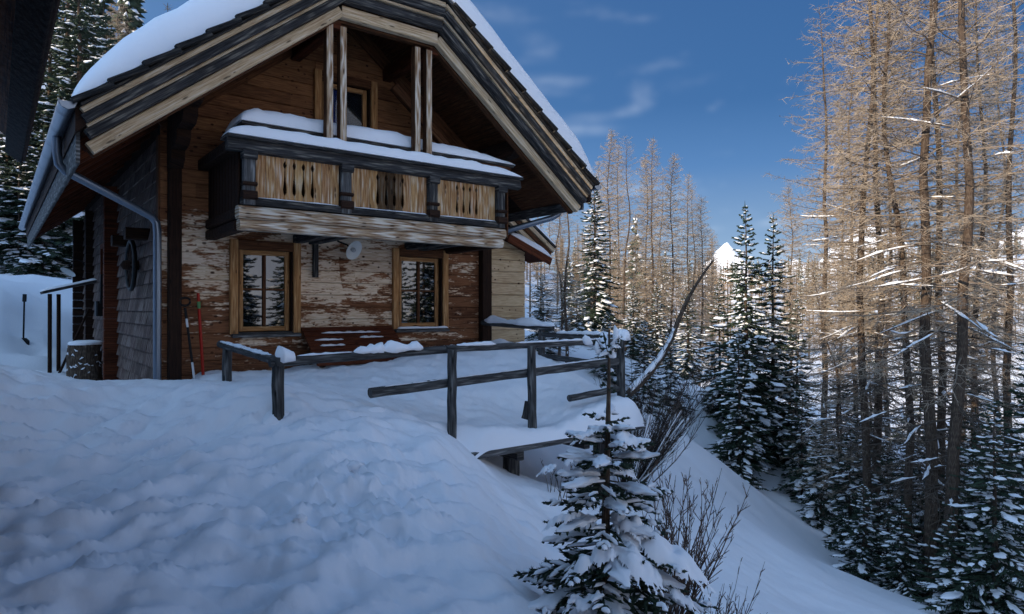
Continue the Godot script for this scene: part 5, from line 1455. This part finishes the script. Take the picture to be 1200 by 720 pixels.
		var c := unpx(q[0], q[1], D - q[5]) - o.position
		var a: float = q[6]
		var ax := Vector3(cos(a), -0.28 * absf(sin(a)) - 0.22, sin(a) * 0.6).normalized()
		if q[0] < 705: ax.x *= -1.0
		pillow(sn, c - Vector3(0, q[4] * 0.5, 0), ax, q[3], q[2], q[4])
	obj("branches", wd, M.twig, o); obj("needles", nd, M.needle, o)
	obj("snow", sn, M.snowtree, o).set_meta("kind", "stuff")
	# pads caught in the top shoots
	var tp := MB.new()
	for q in [[688, 402, 0.05, 0.05], [722, 398, 0.035, 0.09], [716, 417, 0.045, 0.05], [700, 412, 0.03, 0.06]]:
		var c := unpx(q[0], q[1], D) - o.position
		tp.loaf(pv([c + Vector3(-q[2] * 0.6, 0.02, 0), c + Vector3(-q[2] * 0.25, 0.0, 0), c + Vector3(q[2] * 0.3, -0.005, 0), c + Vector3(q[2] * 0.7, -0.01, 0)]), pf([0.01, q[2] * 0.7, q[2] * 0.7, 0.01]), pf([0.01, q[3], q[3] * 0.8, 0.01]), nz, 0.35, 10.0, 9)
	obj("snow", tp, M.snowtree, o).set_meta("kind", "stuff")

func build_trees():
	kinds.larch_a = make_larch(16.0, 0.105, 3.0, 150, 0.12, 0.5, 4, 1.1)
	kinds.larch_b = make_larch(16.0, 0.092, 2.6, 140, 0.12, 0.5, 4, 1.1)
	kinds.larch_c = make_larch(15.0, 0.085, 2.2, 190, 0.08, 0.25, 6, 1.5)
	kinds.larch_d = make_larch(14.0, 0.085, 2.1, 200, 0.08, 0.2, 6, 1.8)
	print("larches ", Time.get_ticks_msec())
	kinds.spruce_a = make_spruce(9.0, 0.10, 1.75, 0.24, 0.15, 0.62, 0.4)
	kinds.spruce_b = make_spruce(7.0, 0.08, 1.6, 0.23, 0.14, 0.62, 0.55)
	kinds.spruce_c = make_spruce(4.5, 0.05, 1.2, 0.20, 0.11, 0.6, 0.6)
	print("spruces ", Time.get_ticks_msec())
	build_front_spruce()
	print("front ", Time.get_ticks_msec())
	var R := "bare larches on the right slope"
	place("larch_a", "larch_tree", "tree", "lone tall bare larch at the left edge of the right-hand group", 966, 18.0, 4, 1.0, R)
	place("larch_b", "larch_tree", "tree", "slim bare larch, left one of a close pair of trunks", 1015, 13.6, 2016, 2.0, R)
	place("larch_a", "larch_tree", "tree", "slim bare larch, right one of a close pair of trunks", 1027, 14.2, 2015, 3.3, R)
	place("larch_c", "larch_tree", "tree", "thin bare larch leaning left, just left of the thickest trunks", 1062, 12.5, 2014.5, 0.4, R, 0.03)
	place("larch_a", "larch_tree", "tree", "thick dark-based bare larch in the middle of the right group", 1088, 11.6, 2017, 5.0, R, -0.012)
	place("larch_b", "larch_tree", "tree", "bare larch close behind the thick dark-based one", 1096, 13.0, 2016, 0.9, R)
	place("larch_a", "larch_tree", "tree", "thick bare larch standing just right of the dark-based one", 1114, 11.1, 2016, 2.6, R, -0.02)
	place("larch_c", "larch_tree", "tree", "bare larch between the thick trunks and the right photo edge", 1148, 15.5, 2015, 1.9, R)
	place("larch_b", "larch_tree", "tree", "bare larch nearest the right edge of the photo", 1188, 14.0, 2016, 4.0, R)
	place("larch_d", "larch_tree", "tree", "bare larch behind the close pair of trunks, a little left", 1002, 23.0, 30, 0.2, R)
	place("larch_d", "larch_tree", "tree", "bare larch behind and between the pair and the leaning larch", 1044, 21.0, 10, 1.2, R)
	place("larch_c", "larch_tree", "tree", "bare larch far behind the two thick trunks", 1128, 22.0, -40, 5.2, R)
	place("larch_c", "larch_tree", "tree", "bare larch far behind at the right edge of the photo", 1172, 24.0, -10, 3.1, R)
	place("larch_d", "larch_tree", "tree", "small bare larch behind the lone tall one", 985, 30.0, 120, 3.0, R)
	place("larch_d", "larch_tree", "tree", "small bare larch right behind the snowy twin spruces", 925, 33.0, 215, 3.7, R)
	place("larch_c", "larch_sapling", "tree", "thin crooked leaning larch sapling among the pair of trunks", 1010, 15.0, 300, 3.0, R, 0.16)
	var Q := "bare larches behind the terrace"
	place("larch_c", "larch_tree", "tree", "dark-trunked bare larch right next to the low wing roof", 655, 20.5, 215, 0.3, Q)
	place("larch_b", "larch_tree", "tree", "taller dark-trunked bare larch just right of the wing roof", 664, 19.0, 190, 2.3, Q)
	var tips := [[716, 34.0, 150, "larch_d", "leftmost tall thin larch rising above the roof corner"], [724, 37.0, 165, "larch_c", "thin larch close behind the leftmost tall one"], [735, 33.0, 157, "larch_b", "second tall larch right of the roof corner"], [764, 32.0, 158, "larch_c", "tallest larch in the middle of the background row"], [757, 38.0, 180, "larch_d", "thin larch close left of the tallest middle one"], [789, 33.0, 178, "larch_d", "larch right of the tallest in the background row"], [806, 35.0, 200, "larch_c", "second larch from the right end of the background row"], [822, 36.0, 228, "larch_d", "bushy brownish larch at the right end of the background row"], [812, 41.0, 215, "larch_b", "larch behind the right end of the background row"], [700, 40.0, 185, "larch_c", "larch directly behind the snowy spruce by the roof corner"], [776, 44.0, 200, "larch_b", "hazy larch behind the gap in the background row"], [835, 46.0, 270, "larch_d", "lowest larch, sloping off at the background row's right end"]]
	for q in tips: place(q[3], "larch_tree", "tree", q[4], q[0], q[1], q[2], -1.0, Q)
	var S := "snowy spruces"
	place("spruce_a", "spruce_tree", "tree", "snowy pointed spruce showing just right of the roof corner", 697, 27.0, 205, 0.5, S)
	place("spruce_a", "spruce_tree", "tree", "left one of the twin snow-dusted spruces at the valley edge", 874, 20.0, 238, 2.0, S)
	place("spruce_a", "spruce_tree", "tree", "right one of the twin snow-dusted spruces at the valley edge", 906, 21.0, 252, 4.0, S)
	place("spruce_b", "spruce_tree", "tree", "dark broad spruce in front of the twin spruces", 866, 18.2, 385, 1.0, S)
	place("spruce_b", "spruce_tree", "tree", "spruce between the twin spruces and the lone larch", 935, 20.0, 350, 3.0, S)
	place("spruce_b", "spruce_tree", "tree", "low spruce at the foot of the lone tall larch", 985, 19.5, 420, 5.0, S)
	place("spruce_b", "spruce_tree", "tree", "spruce behind the close pair of larch trunks", 1020, 19.0, 400, 0.2, S)
	place("spruce_b", "spruce_tree", "tree", "spruce behind the thick dark-based larch", 1078, 18.0, 410, 2.4, S)
	place("spruce_a", "spruce_tree", "tree", "spruce behind the trunks close to the right edge", 1140, 17.0, 395, 3.6, S)
	place("spruce_c", "spruce_tree", "tree", "small ragged spruce between the pair and the leaning larch", 1040, 13.6, 520, 1.6, S)
	place("spruce_c", "spruce_tree", "tree", "small snow-hung spruce at the feet of the close pair", 996, 14.6, 500, 4.4, S)
	place("spruce_b", "spruce_tree", "tree", "large dark snow-laden spruce at the lower right corner", 1165, 9.8, 470, 0.9, S)
	place("spruce_b", "spruce_tree", "tree", "dark snow-laden spruce cut by the right edge of the photo", 1210, 10.8, 395, 2.9, S)
	place("spruce_c", "spruce_tree", "tree", "young spruce squeezed behind the thick trunks at lower right", 1124, 12.2, 520, 3.9, S)
	for q in [[1012, 12.6, 565, "knee-high snowy spruce at the foot of the right pair trunk"], [1056, 11.6, 585, "little snow-hung spruce below the leaning larch"], [1090, 14.2, 490, "young spruce right behind the thick dark-based larch"], [1143, 13.2, 480, "young spruce between the thick trunks and the corner spruce"], [1186, 12.4, 500, "young spruce above the large corner spruce"], [962, 16.6, 490, "small spruce leaning on the lone tall larch's base"], [940, 18.6, 450, "young dark spruce left of the lone tall larch"], [1118, 10.2, 600, "small snow-covered spruce at the foot of the right thick larch"]]:
		place("spruce_c", "spruce_tree", "tree", q[3], q[0], q[1], q[2], -1.0, S)
	place("spruce_b", "spruce_tree", "tree", "spruce beyond the terrace end, left of the leaning stem", 742, 24.0, 335, 0.1, S)
	place("spruce_a", "spruce_tree", "tree", "spruce under the tallest background larch", 770, 28.0, 330, 2.2, S)
	place("spruce_b", "spruce_tree", "tree", "spruce at the right end under the background larches", 806, 27.0, 345, 5.1, S)
	place("spruce_b", "spruce_tree", "tree", "shaded spruce beside the wing of the chalet", 636, 21.0, 320, 1.1, S)
	place("spruce_b", "spruce_tree", "tree", "spruce behind the far corner post of the fence", 712, 20.0, 365, 3.3, S)
	place("spruce_c", "spruce_tree", "tree", "small spruce by the snow lane at the valley head", 786, 20.5, 385, 2.7, S)
	place("spruce_b", "spruce_tree", "tree", "spruce left of the snow lane, behind the bare bush", 755, 18.5, 375, 0.7, S)
	place("spruce_b", "spruce_tree", "tree", "spruce filling the gap behind the dark larch trunks", 676, 24.0, 330, 4.5, S)
	place("spruce_b", "spruce_tree", "tree", "outermost left spruce of the group by the twin spruces", 843, 21.5, 330, 5.6, S)
	var F := "frosted conifers on the left hillside"
	for q in [[92, 34.0, -60, "spruce_a", "large frosted conifer filling the gap beside the chalet roof"], [58, 36.0, -20, "spruce_a", "frosted conifer close to the neighbouring cabin's eave"], [124, 40.0, 15, "spruce_a", "frosted conifer peeking over the chalet's roof snow"], [36, 33.0, 100, "spruce_b", "low frosted conifer under the neighbouring cabin's eave"], [72, 33.0, 95, "spruce_b", "low frosted conifer before the two large ones"], [138, 44.0, 0, "larch_d", "white frosted larch top above the roof snow"], [8, 32.0, 40, "spruce_a", "frosted conifer half hidden by the cabin eave"], [100, 38.0, 60, "spruce_b", "frosted conifer deep behind the gutter"], [78, 40.0, -80, "spruce_a", "tallest frosted conifer beside the cabin eave"], [110, 37.0, -10, "spruce_a", "frosted conifer touching the edge of the roof snow"], [50, 31.5, 150, "spruce_c", "lowest frosted conifer at the top of the white bank"], [22, 31.0, 165, "spruce_c", "small frosted conifer at the bank top, far left"]]:
		place(q[3], "frosted_conifer", "tree", q[4], q[0], q[1], q[2], -1.0, F, 0.0, 1.5)
	# shrubs
	var b := unpx(735, 480, 9.8); b.y = ground(b.x, 9.8)
	shrub("bare_bush", "bare dark bush with long arching stems beyond the terrace end", b, 70, 2.3, 0.85, Vector3(0.5, 0, -0.1), Color(0.06, 0.047, 0.04), 0.15)
	b = unpx(782, 690, 5.4); b.y = ground(b.x, 5.4)
	shrub("twiggy_shrub", "reddish brown twiggy shrub standing in snow behind the young spruce", b, 46, 1.45, 0.4, Vector3(0.2, 0, 0), Color(0.10, 0.062, 0.045), 0.0)
	b = unpx(835, 725, 5.2); b.y = ground(b.x, 5.2)
	shrub("twiggy_shrub", "low twiggy shrub spreading right at the foot of the young spruce", b, 20, 0.85, 0.9, Vector3(0.6, 0, 0), Color(0.09, 0.058, 0.045), 0.0)
	b = unpx(655, 545, 7.9); b.y = ground(b.x, 7.9)
	shrub("twiggy_shrub", "few thin dry stalks under the open end of the deck", b, 9, 0.6, 0.25, Vector3.ZERO, Color(0.10, 0.07, 0.05), 0.0)
	# leaning stem over the lane
	var s0 := unpx(737, 462, 12.0); var s1 := unpx(838, 305, 13.0)
	var st := thing("leaning_stem", "dark dead stem leaning right over the snow lane, snow on its lower part", "tree", s0)
	var pts := []; var rr := []
	for i in 12:
		var t := i / 11.0
		pts.append((s1 - s0) * t + Vector3(0.10 * sin(t * 6.0), 0.12 * sin(t * PI) * -1.0, 0)); rr.append(0.075 * (1.0 - 0.75 * t))
	var sm := MB.new(); sm.tube(pv(pts), pf(rr), 8); obj("trunk", sm, M.bark, st)
	var tw := MB.new(); tw.col = Color(0.07, 0.055, 0.045)
	for i in 40:
		var t := rf(0.25, 1.0); var p := along(pts, t); var d := Vector3(rf(-1, 1), rf(-0.2, 1), rf(-1, 1)).normalized(); var L := rf(0.2, 0.7) * (1.2 - t)
		tw.twig(p, p + d * L, 0.009, 0.004); tw.twig(p + d * L * 0.5, p + d * L * 0.5 + Vector3(rf(-1, 1), rf(0, 1), rf(-1, 1)).normalized() * L * 0.5, 0.005, 0.003)
	obj("branches", tw, M.twig, st).set_meta("kind", "stuff")
	var ss := MB.new(); var sp := []; var sw := []; var sh := []
	for i in 14:
		var t := i / 13.0 * 0.5
		sp.append(along(pts, t) + Vector3(0, 0.05, 0)); sw.append(0.07 * (1.0 - t)); sh.append(0.07 * (1.0 - t) * rf(0.6, 1.2))
	ss.loaf(pv(sp), pf(sw), pf(sh), nz, 0.4, 6.0, 7); obj("snow", ss, M.snowtree, st)
	# trees that the windows mirror, to the right behind the viewer
	var W := "spruces mirrored in the windows"
	for q in [[10.5, -1.6], [12.0, -4.0], [14.2, -4.4], [15.5, -2.6], [18.0, -6.5], [17.0, -9.0], [22.0, -10.0], [15.5, 1.8], [18.0, 3.6], [19.5, 0.4], [23.5, -0.5], [26.0, 2.0], [13.0, -0.5], [16.2, -5.6], [20.5, -8.3], [24.0, -11.5], [13.6, -6.2], [14.6, 4.4], [21.5, 2.2], [28.5, -1.5], [24.5, -6.0], [30.0, 1.0]]:
		if not kinds.spruce_a.has("node"): kinds.spruce_a.node = base_node("spruce_a")
		var o: Node3D = kinds.spruce_a.node.duplicate()
		o.name = nextname("mirrored_spruce"); add_child(o)
		o.position = Vector3(q[0], ground(q[0], q[1], false) - 0.05, -q[1]); o.rotation.y = rf(0, 6); o.scale = Vector3.ONE * rf(0.95, 1.3)
		tag(o, "snowy spruce behind the viewer, seen only as a reflection in the chalet windows", "tree", W)
	build_forest()
	for k in kinds:
		if kinds[k].has("node"): kinds[k].node.free()
# the woods on the far slopes: too many and too far to tell apart
func far_tree(golden: bool) -> ArrayMesh:
	var mb := MB.new(); var h := 12.0
	mb.col = Color(0.10, 0.08, 0.06); mb.twig(Vector3.ZERO, Vector3(0, h, 0), 0.16, 0.03)
	for i in (110 if golden else 130):
		var t := pow(rf(0.02, 1.0), 0.9); var a := rf(0, TAU)
		var L := ((1.9 if golden else 2.1) * pow(1.0 - t, 0.8) + 0.12) * rf(0.6, 1.1)
		var o := Vector3(0, h * (0.10 + 0.88 * t), 0)
		var d := Vector3(cos(a), rf(0.0, 0.5) if golden else rf(-0.55, -0.1), sin(a)).normalized()
		if golden:
			mb.col = Color(0.34, 0.24, 0.145) * rf(0.7, 1.2)
			mb.twig(o, o + d * L, 0.03, 0.012)
			for j in 3: mb.twig(o + d * L * rf(0.3, 0.9), o + d * L * rf(0.5, 1.0) + Vector3(rf(-1, 1), rf(-0.6, 0.6), rf(-1, 1)) * 0.45, 0.022, 0.008)
		else:
			mb.col = Color(0.04, 0.058, 0.04) * rf(0.7, 1.3); mb.spindle(o, o + d * L, 0.26)
			if rng.randf() < 0.5:
				mb.col = Color(0.85, 0.87, 0.9); mb.spindle(o + d * L * 0.3 + Vector3(0, 0.14, 0), o + d * L * 1.0 + Vector3(0, 0.12, 0), 0.20)
	return mb.mesh()
func build_forest():
	for q in [["larch_wood", true, 1700, "golden brown larch wood covering the far slopes", 5], ["spruce_wood", false, 900, "dark snow-dusted spruce wood covering the far slopes", 6]]:
		var mm := MultiMesh.new(); mm.transform_format = MultiMesh.TRANSFORM_3D; mm.mesh = far_tree(q[1])
		var xf := []
		var r := RandomNumberGenerator.new(); r.seed = q[4]
		var tries := 0
		while xf.size() < q[2] and tries < 60000:
			tries += 1
			var px := r.randf_range(-120, 1320); var d := r.randf_range(48.0, 420.0)
			if r.randf() > 0.25 + d / 300.0: continue
			var x := (px - 600.0) / 786.0 * d
			# the sunny meadow on the right and the valley floor stay open
			if px > 880 and d < 85: continue
			if px > 560 and px < 700 and d < 70: continue
			var open := n2(x * 0.02 + 50.0, d * 0.02)
			if px > 850 and open > 0.12: continue
			if q[1] and px > 600 and px < 860 and r.randf() < 0.0: continue
			if not q[1] and px > 600 and px < 850 and r.randf() < 0.6: continue
			var s := r.randf_range(0.65, 1.1)
			xf.append(Transform3D(Basis(Vector3.UP, r.randf() * TAU).scaled(Vector3(s, s * r.randf_range(0.9, 1.15), s)), Vector3(x, ground(x, d, false) - 0.1, -d)))
		mm.instance_count = xf.size()
		for i in xf.size(): mm.set_instance_transform(i, xf[i])
		var mi := MultiMeshInstance3D.new(); mi.name = q[0]; mi.multimesh = mm; mi.material_override = M.twig; add_child(mi)
		tag(mi, q[3], "wood"); mi.set_meta("kind", "stuff")

func _ready():
	rng.seed = 4242
	nz.seed = 3; nz.frequency = 1.0; nz.fractal_octaves = 3
	ns.seed = 8; ns.frequency = 1.0; ns.fractal_type = FastNoiseLite.FRACTAL_NONE
	var cam := Camera3D.new(); cam.name = "camera"
	cam.fov = 49.22; cam.near = 0.05; cam.far = 6000.0
	add_child(cam); cam.rotation.x = 0.00254; cam.current = true
	build_sky()
	make_materials(); print("materials ", Time.get_ticks_msec())
	build_ground(); build_mountains(); print("ground ", Time.get_ticks_msec())
	build_chalet(); print("chalet ", Time.get_ticks_msec())
	build_yard(); print("yard ", Time.get_ticks_msec())
	build_trees(); print("trees ", Time.get_ticks_msec())
